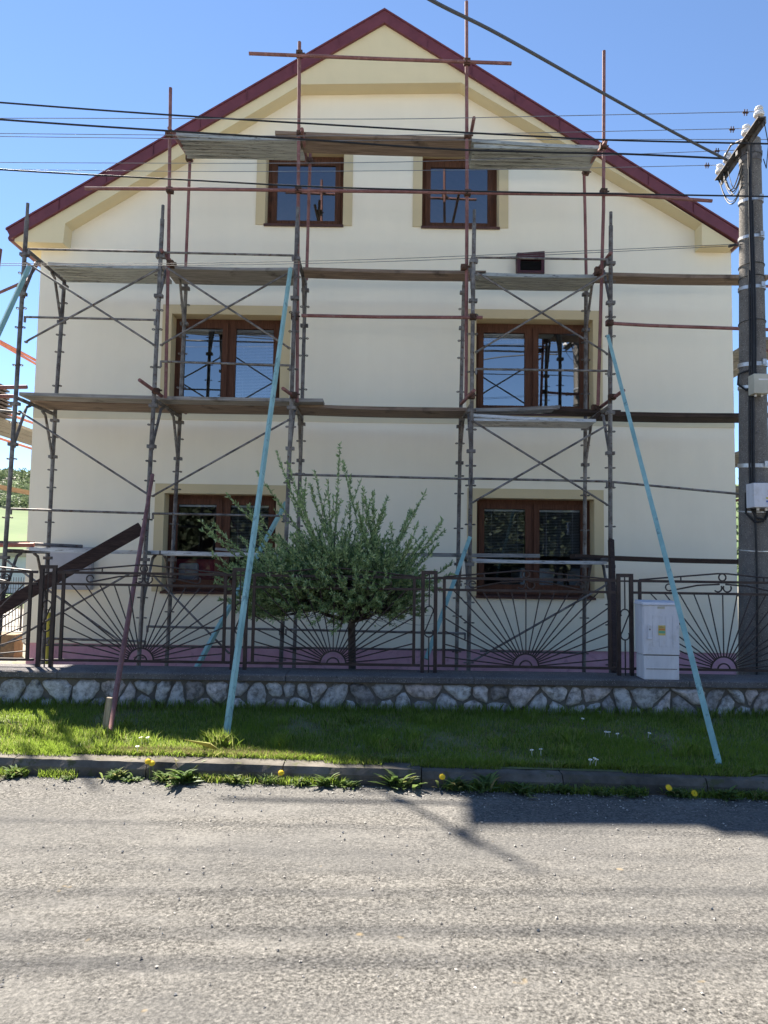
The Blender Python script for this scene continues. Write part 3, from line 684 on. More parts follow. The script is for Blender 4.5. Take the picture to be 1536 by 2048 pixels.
for s_ in seeds:
    po = [(s_[0]-.3, zlo), (s_[0]+.3, zlo), (s_[0]+.3, zhi), (s_[0]-.3, zhi)]
    for t in seeds:
        if t is not s_ and abs(t[0]-s_[0]) < .8: po = clip(po, s_, t)
        if len(po) < 3: break
    if len(po) < 3: continue
    for _ in range(1):
        po = [q for i in range(len(po)) for q in (lerp2(po[i], po[(i+1) % len(po)], .22), lerp2(po[i], po[(i+1) % len(po)], .78))]
    cx = sum(p[0] for p in po)/len(po); cz = sum(p[1] for p in po)/len(po)
    # resample outline with rough edge
    pts = []
    for i in range(len(po)):
        a, b = po[i], po[(i+1) % len(po)]; n = max(1, int(math.hypot(a[0]-b[0], a[1]-b[1])/.03))
        pts += [(a[0]+(b[0]-a[0])*j/n, a[1]+(b[1]-a[1])*j/n) for j in range(n)]
    if len(pts) < 4: continue
    rr = random.uniform(.0, .018); rings = []
    for (g, dep) in ((.012, 0), (.02, .012+rr*.5), (.038, .022+rr), (.08, .026+rr)):
        ring = []
        for (px_, pz) in pts:
            d = math.hypot(px_-cx, pz-cz) or 1; k_ = max(.05, (d-g*(1+.9*noise.noise(Vector((px_*16, pz*16, g*8)))))/d)
            # pull corners in for rounder stones
            ring.append((cx+(px_-cx)*k_, 6.996-dep+.006*noise.noise(Vector((px_*25, pz*25, 5))), cz+(pz-cz)*k_))
        rings.append(ring)
    n = len(pts); vs_ = [q for r_ in rings for q in r_]+[(cx, 6.996-.027-rr, cz)]
    fs = [(i*n+j, i*n+(j+1) % n, (i+1)*n+(j+1) % n, (i+1)*n+j) for i in range(3) for j in range(n)]+[(3*n+j, 3*n+(j+1) % n, 4*n) for j in range(n)]
    sm.add(vs_, fs)
k = N('wall_stone'); g = k.n('NewGeometry')
a = k.ramp(g.outputs['Random Per Island'], [(0, (.42,.39,.39)), (.3, (.58,.56,.56)), (.6, (.74,.72,.72)), (.85, (.66,.57,.55)), (1, (.34,.31,.30))])
a = k.mix(.8, a, k.ramp(k.noise(16, 6, .7), [(.34, (.22,.20,.18)), (.58, (1,1,1))]), 'MULTIPLY')
a = k.mix(k.ramp(k.noise(7, 5, .7), [(.52, (0,0,0)), (.66, (.8,.8,.8))]), a, (.09,.08,.07))
k.set(a, .88, 0, .25); k.bump(k.noise(30, 6, .75), .9, .015)
sm.build('stones', k.m, wl, smooth=True)

fence = empty('iron_fence', (0, 7.2, CZ), 'dark brown wrought iron fence with sunburst panels and scroll posts on the garden wall', 'fence')
FY = 7.2
ZT, ZM, ZB = 1.444, 1.327, .569
cx_px = [(-105,1316),(281,1320),(665.7,1327),(1051.6,1335),(1448,1345)]
cxs = [at(x, y, FY).x for x, y in cx_px]
px_posts = [(93,1235),(479,1240),(858,1240),(1250,1245)]; pxs = [at(x, y, FY).x for x, y in px_posts]
edges = [(at(-270,1240,FY).x, at(61,1240,FY).x), (at(121,1240,FY).x, at(452,1240,FY).x), (at(504,1240,FY).x, at(831,1240,FY).x), (at(885,1240,FY).x, at(1222,1240,FY).x), (at(1277,1245,FY).x, at(1625,1250,FY).x)]
SQ = .022
def sun_panel(cx, x0, x1):
    m = MB(); r = .0065
    m.box((x0, FY-.012, ZB-.005), (x0+.03, FY+.012, ZT)); m.box((x1-.03, FY-.012, ZB-.005), (x1, FY+.012, ZT))
    for z, h in ((ZT, .026), (ZM, .024), (ZB, .024)): m.box((x0-.05, FY-.014, z-h/2), (x1+.05, FY+.014, z+h/2))
    p = m.build('fence_panel', iron, fence)
    s = MB(); yy = FY-.002
    s.ring((cx, yy, ZB), .13, .009, n=20, a0=0, a1=180); s.ring((cx, yy, ZB), .062, .008, n=16, a0=0, a1=180)
    ends = [(cx+.147*i, ZM) for i in range(-5, 6)]
    for sx, xe in ((-1, x0+.03), (1, x1-.03)):
        for j in range(5): ends.append((xe, ZB+.085+.128*j))
    for ex, ez in ends:
        ex = min(max(ex, x0+.03), x1-.03)
        d = Vector((ex-cx, 0, ez-ZB)); u = d.normalized()
        s.tube([(cx+u.x*.13, yy, ZB+u.z*.13), (ex, yy, ez)], r, 6)
    s.build('sunburst', iron, p)
    c = MB()
    zp = ZT+.085
    c.tube([(x0+.01, yy, ZT+.012), (cx-.05, yy, zp), (cx+.05, yy, zp), (x1-.01, yy, ZT+.012)], .008, 6)
    c.ring((cx, yy, ZT+.048), .036, .008, n=18)
    for sx in (-1, 1):
        c.tube([(cx+sx*.42, yy, ZT), (cx+sx*.42, yy, ZT+.05)], .007, 6)
        c.ring((cx+sx*.048, yy, (ZT+ZM)/2), .04, .008, n=16, a0=(150 if sx > 0 else -140), a1=(390 if sx > 0 else 30)+0)
        c.tube([(cx+sx*.03, yy, ZT-.022), (cx+sx*.25, yy, ZT-.035), (cx+sx*.54, yy, ZM+.022)], .008, 6)
        c.ring((cx+sx*.54, yy, ZM+.057), .035, .007, n=14, a0=270 if sx < 0 else -90, a1=0 if sx < 0 else 180)
    c.build('scrollwork', iron, p)
for c_, (x0, x1) in zip(cxs, edges): sun_panel(c_, x0, x1)
for px_ in pxs:
    m = MB(); hw = .082; b = .036; zt = 1.515
    m.box((px_-hw, FY-.018, CZ), (px_-hw+b, FY+.018, zt)); m.box((px_+hw-b, FY-.018, CZ), (px_+hw, FY+.018, zt)); m.box((px_-hw+b, FY-.017, zt-b), (px_+hw-b, FY+.017, zt))
    p = m.build('fence_post', iron, fence)
    s = MB(); s.tube([(px_, FY, zt-b), (px_, FY, 1.16)], .007, 6); s.tube([(px_, FY, .85), (px_, FY, CZ)], .007, 6)
    s.box((px_-hw+b, FY-.008, ZT-.012), (px_+hw-b, FY+.008, ZT+.004)); s.box((px_-hw+b, FY-.008, ZB-.012), (px_+hw-b, FY+.008, ZB+.004))
    s.ring((px_, FY, 1.115), .043, .007, n=16, a0=215, a1=-40); s.ring((px_, FY, .895), .043, .007, n=16, a0=35, a1=-220)
    c1 = (px_+.043*math.cos(R(-40)), FY, 1.115+.043*math.sin(R(-40))); c2 = (px_+.043*math.cos(R(-220)), FY, .895+.043*math.sin(R(-220)))
    s.tube([c1, c2], .007, 6); s.build('scroll', iron, p)

# cabinet ----------------------------------------------------------------
cab = empty('electrical_cabinet', at(1325, 1362, 6.95), 'white plastic electrical cabinet standing on the wall coping in front of the fence', 'cabinet')
c0 = at(1288,1285,6.92).x; c1 = at(1362,1285,6.92).x; zt = at(1325,1206,6.92).z; zm = at(1325,1311,6.92).z; y0, y1 = 6.94, 7.16
zb_ = CZ+.002
MB().box((c0+.008, y0+.008, zb_), (c1-.008, y1, zm-.004)).build('base', whitebox, cab, bevel=.006)
MB().box((c0, y0+.012, zm), (c1, y1, zt-.02)).build('body', whitebox, cab, bevel=.006)
MB().hexa([(c0-.01, y0-.012, zt-.022), (c1+.01, y0-.012, zt-.022), (c1+.01, y1+.01, zt-.022), (c0-.01, y1+.01, zt-.022), (c0, y0-.004, zt+.004), (c1, y0-.004, zt+.004), (c1, y1, zt+.018), (c0, y1, zt+.018)]).build('lid', whitebox, cab, bevel=.004)
dr = MB().box((c0+.01, y0, zm+.006), (c1-.01, y0+.0118, zt-.026))
for i in range(4): x = c0+.09+i*.065; dr.box((x, y0-.004, zm+.08), (x+.03, y0-.0001, zt-.12))
door = dr.build('door', whitebox, cab, bevel=.003)
hm = MB(); hx = c0+.045; hm.box((hx, y0-.018, zm+.15), (hx+.028, y0-.005, zm+.29)); hm.box((hx-.006, y0-.024, zm+.15), (hx+.034, y0-.004, zm+.17)); hm.build('handle', whitebox, door, bevel=.004)
MB().box((hx+.01, y0-.0215, zm+.24), (hx+.018, y0-.0181, zm+.255)).build('keyhole', black, door)
MB().box((c0+.03, y0+.0045, zb_+.10), (c1-.03, y0+.0079, zb_+.106)).build('groove', galvd, cab)
MB().box((c0+.14, y0-.006, zt-.055), (c0+.21, y0-.0042, zt-.035)).build('plate', beige, door)
# coloured sticker with its lines of print
sx0, sx1 = at(1318,1270,6.92).x, at(1332,1270,6.92).x; sz0, sz1 = at(1325,1271,6.92).z, at(1325,1251,6.92).z
MB().box((sx0, y0-.0062, sz0), (sx1, y0-.0043, sz1)).build('sticker', flat('sticker_yellow', (.62,.50,.16)), door)
H = sz1-sz0
for zz in (zm+.05, (zm+zt)/2, zt-.08): MB().box((c1-.022, y0-.006, zz), (c1-.008, y0-.0005, zz+.035)).build('hinge', whitebox, door)
MB().box((c0+.006, y0+.006, zm-.004), (c1-.006, y0+.02, zm+.002)).build('joint', black, cab)
st1 = MB(); st1.box((sx0+.004, y0-.0075, sz0+H*.5), (sx1-.004, y0-.0063, sz0+H*.68)); st1.build('sticker_band', flat('sticker_orange', (.6,.22,.05)), door)
st1 = MB(); st1.box((sx0+.003, y0-.0075, sz0+H*.2), (sx1-.003, y0-.0063, sz0+H*.45)); st1.build('sticker_band', flat('sticker_green', (.15,.4,.26)), door)
st1 = MB()
for j in range(3): st1.box((sx0+.006, y0-.0075, sz0+H*(.74+.07*j)), (sx1-.006-.012*j, y0-.0063, sz0+H*(.77+.07*j)))
st1.build('sticker_print', flat('sticker_print', (.25,.1,.04)), door)

# ------------------------------------------------------------------ utility pole and wires
PY = 7.95
p0 = at(1512,1345,PY); p1 = at(1500,283,PY)
pole = empty('utility_pole', (p0.x, PY, ZY), 'speckled concrete utility pole with white insulators, steel straps and two boxes', 'utility pole')
axd = (p1-p0).normalized()
def PA(py): 
    t = (py-1345)/(283-1345); return p0.lerp(p1, t)
def PR(py):
    t = (1345-py)/(1345-283); return .176-.062*t
P_bot = PA(1500); P_bot.z = ZY-.1
MB().tube([PA(1480), PA(1345), PA(900), PA(600), p1], [.184, .176, PR(900), PR(600), .112], 24).build('shaft', polec, pole, smooth=True)
MB().tube([PA(300), PA(330)], PR(300)+.006, 20).build('head_clamp', galvd, pole)
def tubep(name, pts, r, mat, par=pole): return MB().tube(pts, r, 8).build(name, mat, par, smooth=True)
for py, wd in ((411,.035), (487,.035), (590,.04), (745,.045), (790,.035), (945,.045), (1035,.014), (1110,.010)):
    c = PA(py); rr = PR(py)+.012; m = MB(); tl = .10
    up = axd*wd
    vs_ = []; n = 28
    for k_ in range(n):
        a_ = 2*math.pi*k_/n; q = c+Vector((math.cos(a_)*rr, math.sin(a_)*rr, -math.cos(a_)*rr*-.0+ (math.sin(a_))*tl*rr)); vs_ += [q-up*.5, q+up*.5]
    m.add(vs_, [(2*k_, 2*((k_+1) % n), 2*((k_+1) % n)+1, 2*k_+1) for k_ in range(n)])
    if wd > .03: m.box(c+Vector((.03,-rr-.02,-wd*.7)), c+Vector((.07,-rr+.002,wd*.7)))
    m.build('strap', strapm, pole)
for py in (545, 570, 660, 318): MB().ring(PA(py), PR(py)+.006, .005, (0,.05,1), 24).build('tie_wire', black, pole)
# cables down the pole
def onp(py, off, out=.02):
    c = PA(py); r = PR(py)+out; a_ = R(off); return c+Vector((math.sin(a_)*r, -math.cos(a_)*r, 0))
for off, r_, y0_, y1_ in ((-24, .012, 300, 1400), (-31, .009, 340, 1000), (-39, .010, 560, 1015), (-17, .008, 420, 800)):
    tubep('down_cable', [onp(y, off+3*math.sin(y*.012)) for y in range(y0_, y1_, 40)], r_, black)
MB().tube([onp(760,-40), onp(765,-75,.05), onp(785,-78,.05), onp(800,-50), onp(790,-25), onp(765,-15)], .012, 8).build('down_cable', black, pole, smooth=True)
MB().tube([onp(1000,-40), onp(1030,-38), onp(1050,-20,.03), onp(1052,5,.04), onp(1035,25,.04), onp(1018,30,.04)], .013, 8).build('down_cable', black, pole, smooth=True)
MB().tube([onp(1000,-55), onp(1040,-55), onp(1058,-25,.03), onp(1056,0,.03), onp(1040,15,.03), onp(1018,12,.04)], .012, 8).build('down_cable', black, pole, smooth=True)
a, b = at(1503,749,PY-.22), at(1533,789,PY-.22); bx = MB().box((a.x, PY-.27, b.z), (b.x+.01, PY-.14, a.z)).build('junction_box', beige, pole, bevel=.008)
MB().box((a.x+.05, PY-.274, a.z-.075), (b.x-.01, PY-.2705, a.z-.058)).build('sticker', ceramic, bx)
for gx in (a.x+.05, b.x-.04): MB().tube([(gx, PY-.2, b.z+.005), (gx, PY-.2, b.z-.02)], .012, 8).build('cable_gland', ceramic, bx)
a, b = at(1500,967,PY-.24), at(1545,1016,PY-.24); bx = MB().box((a.x, PY-.32, b.z), (b.x+.03, PY-.15, a.z)).build('junction_box', whitebox, pole, bevel=.006)
zz = a.z-.10; xx = a.x+.155; m = MB(); m.tube([(xx+.012,PY-.3225,zz+.04),(xx-.008,PY-.3225,zz+.008),(xx+.010,PY-.3225,zz+.012),(xx-.006,PY-.3225,zz-.03)], .0022, 5); m.build('warning_bolt', flat('warn_red', (.6,.05,.05)), bx)
MB().box((a.x+.13, PY-.3225, zz-.075), (a.x+.19, PY-.3203, zz-.055)).build('sticker', flat('warn_yellow', (.6,.5,.1)), bx)
MB().box((a.x+.13, PY-.3225, zz-.11), (a.x+.20, PY-.3203, zz-.09)).build('sticker', flat('tag_blue', (.12,.16,.4)), bx)
for gx in (a.x+.08, a.x+.17): MB().tube([(gx, PY-.24, b.z+.005), (gx, PY-.24, b.z-.03)], .015, 8).build('cable_gland', ceramic, bx)
# crossarm along Y
ZA = p1.z-.02
c_near = at(1524,243,7.35); c_far = at(1436,352,8.62); c_far.z = c_near.z = (c_near.z+c_far.z)/2
ca = MB(); ca.bar(c_near, c_far, .085, .012); d_ = (c_far-c_near).normalized()
ca.bar(c_near+Vector((.04,0,-.035)), c_far+Vector((.04,0,-.035)), .012, .07); arm = ca.build('crossarm', galvd, pole)
MB().bar((p1.x-.16, PY, c_near.z-.05), (p1.x+.13, PY, c_near.z-.05), .05, .05, (0,0,1)).tube([(p1.x-.12, PY-.2, c_near.z-.03), (p1.x-.05, PY-.05, c_near.z-.45)], .014, 6).build('arm_brace', galvd, pole)
ins = []
def insulator(base, s=1.0):
    m = MB(); m.lathe(base+Vector((0,0,.03)), [(.02*s,0),(.05*s,.004),(.056*s,.02),(.05*s,.045),(.03*s,.055),(.028*s,.07),(.042*s,.078),(.044*s,.09),(.034*s,.108),(.012*s,.118)], 18)
    i_ = m.build('insulator', ceramic, pole, smooth=True); MB().tube([base+Vector((0,0,-.05)), base+Vector((0,0,.035))], .011, 8).build('pin', galvd, i_); return base+Vector((0,0,.09))
heads = []
for px_, py_, Yq in ((1522,238,7.42), (1497,270,7.75), (1457,322,8.3), (1436,345,8.55)):
    b_ = at(px_, py_, Yq); b_.z = c_near.z+.02; b_.x = c_near.x+(c_far.x-c_near.x)*(Yq-7.35)/1.27; heads.append((insulator(b_), Yq))
insulator(Vector((p1.x+.02, PY-.02, p1.z-.02)), .95)
for i in range(7):  # drooping jumper leads
    a_ = c_far.lerp(c_near, random.uniform(0, .35)); q = PA(330+i*8)+Vector((-.12, -.05, 0)); mid = (a_+q)/2+Vector((random.uniform(-.05,.05), 0, -.28-.05*random.random()))
    pts = [a_*(1-t)**2+mid*2*t*(1-t)+q*t*t for t in [j/10 for j in range(11)]]
    pts = [p+Vector((0,0,-.12*math.sin(math.pi*j/10))) for j, p in enumerate(pts)]
    tubep('jumper_lead', pts, .0045 if i % 2 else .007, black if i % 4 else galvd)
tubep('jumper_lead', [c_near+Vector((.02,0,-.04)), c_near+Vector((.12,.1,-.25)), c_near+Vector((.2,.3,-.4)), PA(330)+Vector((.1,-.1,0))], .005, black)
tubep('jumper_lead', [at(1448,316,8.3), at(1462,290,8.1), at(1485,279,7.95), at(1500,285,7.83)], .011, galv)
# wires: pixel path (x,y) with depth along the span
def wire(name, pts, r, mat, label, cat='cable'):
    P = [at(*p) for p in pts]
    # catmull-rom through the points
    Q = []
    for i in range(len(P)-1):
        a, b, c, d = P[max(i-1,0)], P[i], P[i+1], P[min(i+2, len(P)-1)]
        for t in [j/8 for j in range(8)]:
            Q.append(.5*((2*b)+(c-a)*t+(2*a-5*b+4*c-d)*t*t+(3*b-a-3*c+d)*t**3))
    Q.append(P[-1]); o = MB().tube(Q, r, 6).build(name, mat, None, label, cat, 'lines strung from the concrete pole', smooth=True); return o
th = .0042
def hd(i, px, py): return (px, py, heads[i][1])
wire('overhead_wire', [(-500,238,7.42),(0,236.5,7.42),(340,237,7.42),(768,238,7.42),(1060,233,7.42),(1480,224,7.42),(1520,223,7.42)], th, wirem, 'highest thin bare wire, ending at the topmost insulator of the pole')
wire('overhead_wire', [(-500,262,7.75),(0,267,7.75),(330,270,7.75),(640,272,7.75),(1000,267,7.75),(1390,259,7.75),(1495,257,7.75)], th, wirem, 'thin bare wire, second from the top, ending at the second insulator')
wire('overhead_wire', [(-500,266,8.0),(0,273,8.0),(330,277,8.0),(640,281,8.0),(1150,279,8.0),(1700,279,8.0)], th, wirem, 'thin bare wire passing behind the pole top without stopping, third from the top')
wire('overhead_wire', [(-500,320,8.3),(0,325,8.3),(640,326,8.3),(1000,318,8.3),(1430,302,8.3),(1456,301,8.3)], th, wirem, 'upper of the two thin wires crossing the attic window panes')
wire('overhead_wire', [(-500,334,8.55),(0,339,8.55),(480,343,8.55),(1000,339,8.55),(1400,331,8.55),(1436,330,8.55)], th, wirem, 'lower of the two thin wires crossing the attic window panes')
wire('overhead_cable', [(-500,165,7.6),(0,205,7.6),(340,230,7.6),(768,256,7.6),(1060,272,7.6),(1250,281,7.6),(1700,291,7.6)], .0105, black, 'highest thick black cable at the left edge, running just above the topmost boards')
wire('overhead_cable', [(-500,200,7.75),(0,239,7.75),(340,262,7.75),(597,278,7.75),(870,297,7.75),(1060,304,7.75),(1250,308,7.75),(1450,317,7.78)], .0120, black, 'middle thick black cable, crossing the topmost decks and ending at the crossarm')
wire('overhead_cable', [(-500,303,7.7),(0,339,7.7),(340,358,7.7),(600,372,7.7),(768,378,7.7),(1060,385,7.7),(1250,388,7.7),(1700,396,7.7)], .0100, black, 'lowest thick black cable, running beside the long red tube over the attic windows')
wire('overhead_cable', [(700,-100,4.6),(862,0,5.2),(1000,70,5.8),(1209,188,6.8),(1350,266,7.4),(1454,320,7.75)], .015, flat('grey_cable_sheath', (.075,.075,.08)), 'thick grey cable sloping steeply from the top of the picture down to the pole')
wire('overhead_wire', [(-500,534,7.9),(0,527,7.9),(330,527,7.9),(700,520,7.9),(1000,509,7.9),(1478,488,7.9)], .0035, galvd, 'upper of two close thin lines crossing the third lift boards')
wire('overhead_wire', [(-500,538,7.9),(0,531,7.9),(330,531,7.9),(700,525,7.9),(1000,514,7.9),(1478,491,7.9)], .0035, galvd, 'lower of two close thin lines crossing the third lift boards')
m = MB(); q = at(1468,491,7.9); m.tube([q+Vector((-.06,0,-.012)), q+Vector((.02,0,.012))], .016, 8); m.tube([q, at(1485,488,7.85)], .006, 6); m.build('wire_clamp', black, pole)
for px_, py_, Yq in ((1491,225,7.42), (1464,259,7.75), (1434,302,8.3), (1414,331,8.55)):
    q = at(px_, py_, Yq); m = MB(); m.tube([q+Vector((-.03,0,0)), q+Vector((.03,0,0))], .012, 6)
    for dx in (-.015, .012): m.tube([q+Vector((dx,0,-.035)), q+Vector((dx+.006,0,.035))], .006, 6)
    m.build('wire_clamp', coupler, pole)

# ------------------------------------------------------------------ plants
def leaves(P, D, L, W, name, mat, parent, jitter=.5, k=4):
    """P centres, D growth dirs (N,3), kite leaves"""
    n = len(P); d = D+rng.normal(0, jitter, (n, 3)); d /= np.linalg.norm(d, axis=1)[:, None]
    u = rng.normal(0, 1, (n, 3)); s = np.cross(d, u); s /= np.linalg.norm(s, axis=1)[:, None]
    l = (L*rng.uniform(.45, 1.45, n))[:, None]; w_ = (W*rng.uniform(.7, 1.2, n))[:, None]
    V = np.empty((n, 4, 3)); V[:,0] = P; V[:,1] = P+d*l*.45+s*w_*.5; V[:,2] = P+d*l; V[:,3] = P+d*l*.45-s*w_*.5
    return npmesh(name, V.reshape(-1, 3), 4, n, mat, parent, WL[parent] if parent else (0,0,0))
TY = 7.72
tb = at(712,1338,TY); tb.z = ZY
tree = empty('globe_willow', tb, 'bushy round headed willow with pale green shoots on one dark trunk behind the fence', 'tree')
fk = at(703,1243,TY)
MB().tube([tb, tb.lerp(fk, .5)+Vector((-.01,0,0)), fk], [.05,.04,.042], 12).build('trunk', bark, tree, smooth=True)
lm = MB(); tw = MB(); LP = []; LD = []
C0 = at(690,1160,TY)
limbs = []
for i in range(15):
    a_ = 2*math.pi*i/15+random.uniform(-.2,.2); el = random.uniform(.15, 1.1); r_ = random.uniform(.35, .6)
    e = fk+Vector((math.cos(a_)*math.cos(el)*r_, math.sin(a_)*math.cos(el)*r_*.9, math.sin(el)*r_*.9+.06))
    mid = fk.lerp(e, .5)+Vector((0,0,-.03)); lm.tube([fk, mid, e], [.028,.02,.012], 7); limbs.append((mid, e))
def shoot(s, e, n_leaf, bend=.12, r=.005, start=.15):
    mid = s.lerp(e, .5)+Vector((random.uniform(-.04,.04), random.uniform(-.04,.04), -bend*(e-s).length))
    pts = [s*(1-t)**2+mid*2*t*(1-t)+e*t*t for t in [j/7 for j in range(8)]]
    tw.tube(pts, [r*(1-.75*j/7) for j in range(8)], 4, False)
    d = np.array(pts)
    for _ in range(n_leaf):
        t = start+(1-start)*random.random()**.8; i = min(int(t*7), 6); f = t*7-i
        p = d[i]*(1-f)+d[i+1]*f; dd = d[i+1]-d[i]; dd = dd/np.linalg.norm(dd); LP.append(p); LD.append(dd*.8+np.array((0,0,.25)))
tips = [(680,890,7.9),(686,925,8.0),(553,905,8.0),(575,925,7.7),(515,945,8.1),(455,990,7.6),(400,1040,7.4),(425,1045,7.9),(850,985,7.9),(885,1040,7.7),(888,1062,8.2),(875,1090,7.6),
        (905,1125,7.9),(905,1148,7.5),(425,1108,7.3),(432,1130,7.8),(430,1165,7.4),(440,1200,7.8),(775,995,8.1),(768,1010,7.4),(630,945,8.2),(655,960,7.5),(620,970,7.9),(725,975,7.8),(745,985,8.2),
        (600,985,7.4),(700,955,8.3),(480,1075,8.5),(500,1030,8.2),(820,1020,8.4),(715,1010,7.3),(835,1050,7.3),(470,1195,7.4),(860,1190,7.5),(890,1180,8.2),(665,1265,7.15),(655,1245,7.3)]
for x, y, Y in tips:
    e = at(x, y, Y); s = min((l[1] for l in limbs), key=lambda q: (q-e).length+random.uniform(0,.25))
    n = int(170*(e-s).length)+30; shoot(s, e, n, .10, .006)
    for _ in range(3):
        t = random.uniform(.2,.7); q = s.lerp(e, t); shoot(q, q+(e-s)*(.22)+Vector((random.uniform(-.16,.16), random.uniform(-.15,.15), random.uniform(-.03,.10))), 40, .08, .003)
for _ in range(1400):
    a_ = random.uniform(0, 2*math.pi); el = math.asin(random.uniform(-.5, .95)); 
    rx = 1.30 if math.cos(a_) < 0 else 1.02
    r_ = random.uniform(.45, .97)
    e = C0+Vector((math.cos(a_)*math.cos(el)*rx*r_-.02, math.sin(a_)*math.cos(el)*.85*r_, math.sin(el)*(.72 if el > 0 else .80)*r_-.06))
    l = min(limbs, key=lambda q: (q[1]-e).length+random.uniform(0,.35)); s = l[0].lerp(l[1], random.uniform(.4, 1))
    shoot(s, e, int(50*(e-s).length)+22, .10, .0036, .45)
for _ in range(520):  # bare dark twigs low in the crown
    l = random.choice(limbs); s = l[0].lerp(l[1], random.random()); a_ = random.uniform(0, 2*math.pi)
    e = s+Vector((math.cos(a_)*random.uniform(.2,.6), math.sin(a_)*.34, random.uniform(-.16,.30))); shoot(s, e, 3, random.uniform(-.2,.25), .0036)
lb = lm.build('limbs', bark, tree, smooth=True); tw.build('twigs', twig, tree)
LPn = np.array(LP); LDn = np.array(LD)
leaves(LPn, LDn, .043, .018, 'foliage', willow, tree, .55)

def grass_patch(n, fx, hmin, hmax, wd, mat, lean=.35):
    """fx() -> arrays x,y,z"""
    x, y, z = fx(n); h = rng.uniform(hmin, hmax, n); a_ = rng.uniform(0, 2*np.pi, n); le = np.abs(rng.normal(0, lean, n))
    dx, dy = np.cos(a_), np.sin(a_); b_ = rng.uniform(0, 2*np.pi, n); sx, sy = np.cos(b_)*wd/2, np.sin(b_)*wd/2
    V = np.empty((n, 2, 4, 3)); base = np.stack([x, y, z-.004], 1); s = np.stack([sx, sy, 0*sx], 1); up = np.stack([dx*le*h*.35, dy*le*h*.35, h*.6], 1); tip = np.stack([dx*le*h, dy*le*h, h*.97], 1)
    V = np.empty((n, 5, 3)); V[:,0] = base-s; V[:,1] = base+s; V[:,2] = base+up+s*.7; V[:,3] = base+tip; V[:,4] = base+up-s*.7
    return V
nz = np.vectorize(lambda x, y, s: noise.noise(Vector((x*s, y*s, 1.7))))
def lawn_xy(n):
    x = rng.uniform(-4.6, 4.6, n); t = rng.uniform(0, 1, n)**1.1; k0 = 5.2-.05*x+.15; y = k0+(6.99-k0)*t
    z = .115+.05*((y-(k0-.03))/(7.1-(k0-.03)))**1.4; return x, y, z
G = []
lx, ly, lz = lawn_xy(135000); pn = nz(lx, ly, 1.9)+.5*nz(lx+7, ly, 6.0); kp = rng.random(len(lx)) < np.clip(.72+1.1*pn, .12, 1); lx, ly, lz = lx[kp], ly[kp], lz[kp]; pn = pn[kp]
V = grass_patch(len(lx), lambda n: (lx, ly, lz), .016, .06, .0055, grassm); G.append(V)
def wall_xy(n):
    x = rng.uniform(-4.6, 4.6, n); y = rng.normal(6.93, .05, n).clip(6.6, 6.985); return x, y, np.full(n, .16)
G.append(grass_patch(7500, wall_xy, .02, .12, .006, grassm, .3))
def tuft_xy(n):
    c = np.stack([rng.uniform(-4.4, 4.4, 60), rng.uniform(5.5, 6.9, 60)], 1); i = rng.integers(0, 60, n)
    x = c[i,0]+rng.normal(0, .04, n); y = np.maximum(c[i,1]+rng.normal(0, .04, n), 5.2-.05*x+.2); return x, y, np.full(n, .14)
G.append(grass_patch(5000, tuft_xy, .05, .11, .006, grassm, .45))
tg = gnd(440,1490,.14)
def big_xy(n): return tg.x+rng.normal(0, .055, n), tg.y+rng.normal(0, .05, n), np.full(n, .12)
G.append(grass_patch(500, big_xy, .06, .17, .007, grassm, .5))
def edge_xy(n):
    x = rng.uniform(-4.5, 4.5, n); return x, 5.2-.05*x+.17+np.abs(rng.normal(0, .02, n)), np.full(n, .112)
G.append(grass_patch(9000, edge_xy, .02, .07, .005, grassm, .6))
def over_xy(n):
    x = rng.uniform(-4.5, 4.5, n); m_ = nz(x, x*0, 1.7) > -.05; x = x[m_]; n = len(x)
    return x, 5.2-.05*x+.10+np.abs(rng.normal(0, .04, n)), np.full(n, .112)
x_, y_, z_ = over_xy(9000); G.append(grass_patch(len(x_), lambda n: (x_, y_, z_), .015, .055, .005, grassm, .7))
gx_ = rng.uniform(-4.5, 4.5, 11000); gx_ = gx_[nz(gx_, gx_*0+9, 2.3) > -.02]; G.append(grass_patch(len(gx_), lambda n: (gx_, 5.2-.05*gx_-.012-np.abs(rng.normal(0, .022, n)), gx_*0+.002), .02, .075, .005, grassm, .6))
V = np.concatenate(G); o = npmesh('lawn_grass', V.reshape(-1, 3), 5, len(V), grassm); tag(o, 'short green lawn grass between the kerb and the stone wall', 'grass', kind='stuff')
def dry_xy(n):
    x = rng.normal(-1.35, .42, n); return x, 5.2-.05*x+.19+np.abs(rng.normal(0, .07, n)), np.full(n, .118)
V = grass_patch(9000, dry_xy, .015, .05, .006, drygrass, .8); qx = rng.uniform(-4.5, 4.5, 14000); qt = rng.uniform(0, 1, 14000); qy = 5.2-.05*qx+.16+(6.99-(5.2-.05*qx+.16))*qt; qm = nz(qx, qy, 1.9) < -.12; qx, qy, qt = qx[qm], qy[qm], qt[qm]
V = np.concatenate([V, grass_patch(len(qx), lambda n: (qx, qy, .115+.05*qt**1.4), .015, .045, .005, drygrass, .9)]); o = npmesh('dry_grass', V.reshape(-1, 3), 5, len(V), drygrass); tag(o, 'dry straw coloured grass along the kerb and in the thin lawn patches', 'grass', kind='stuff')

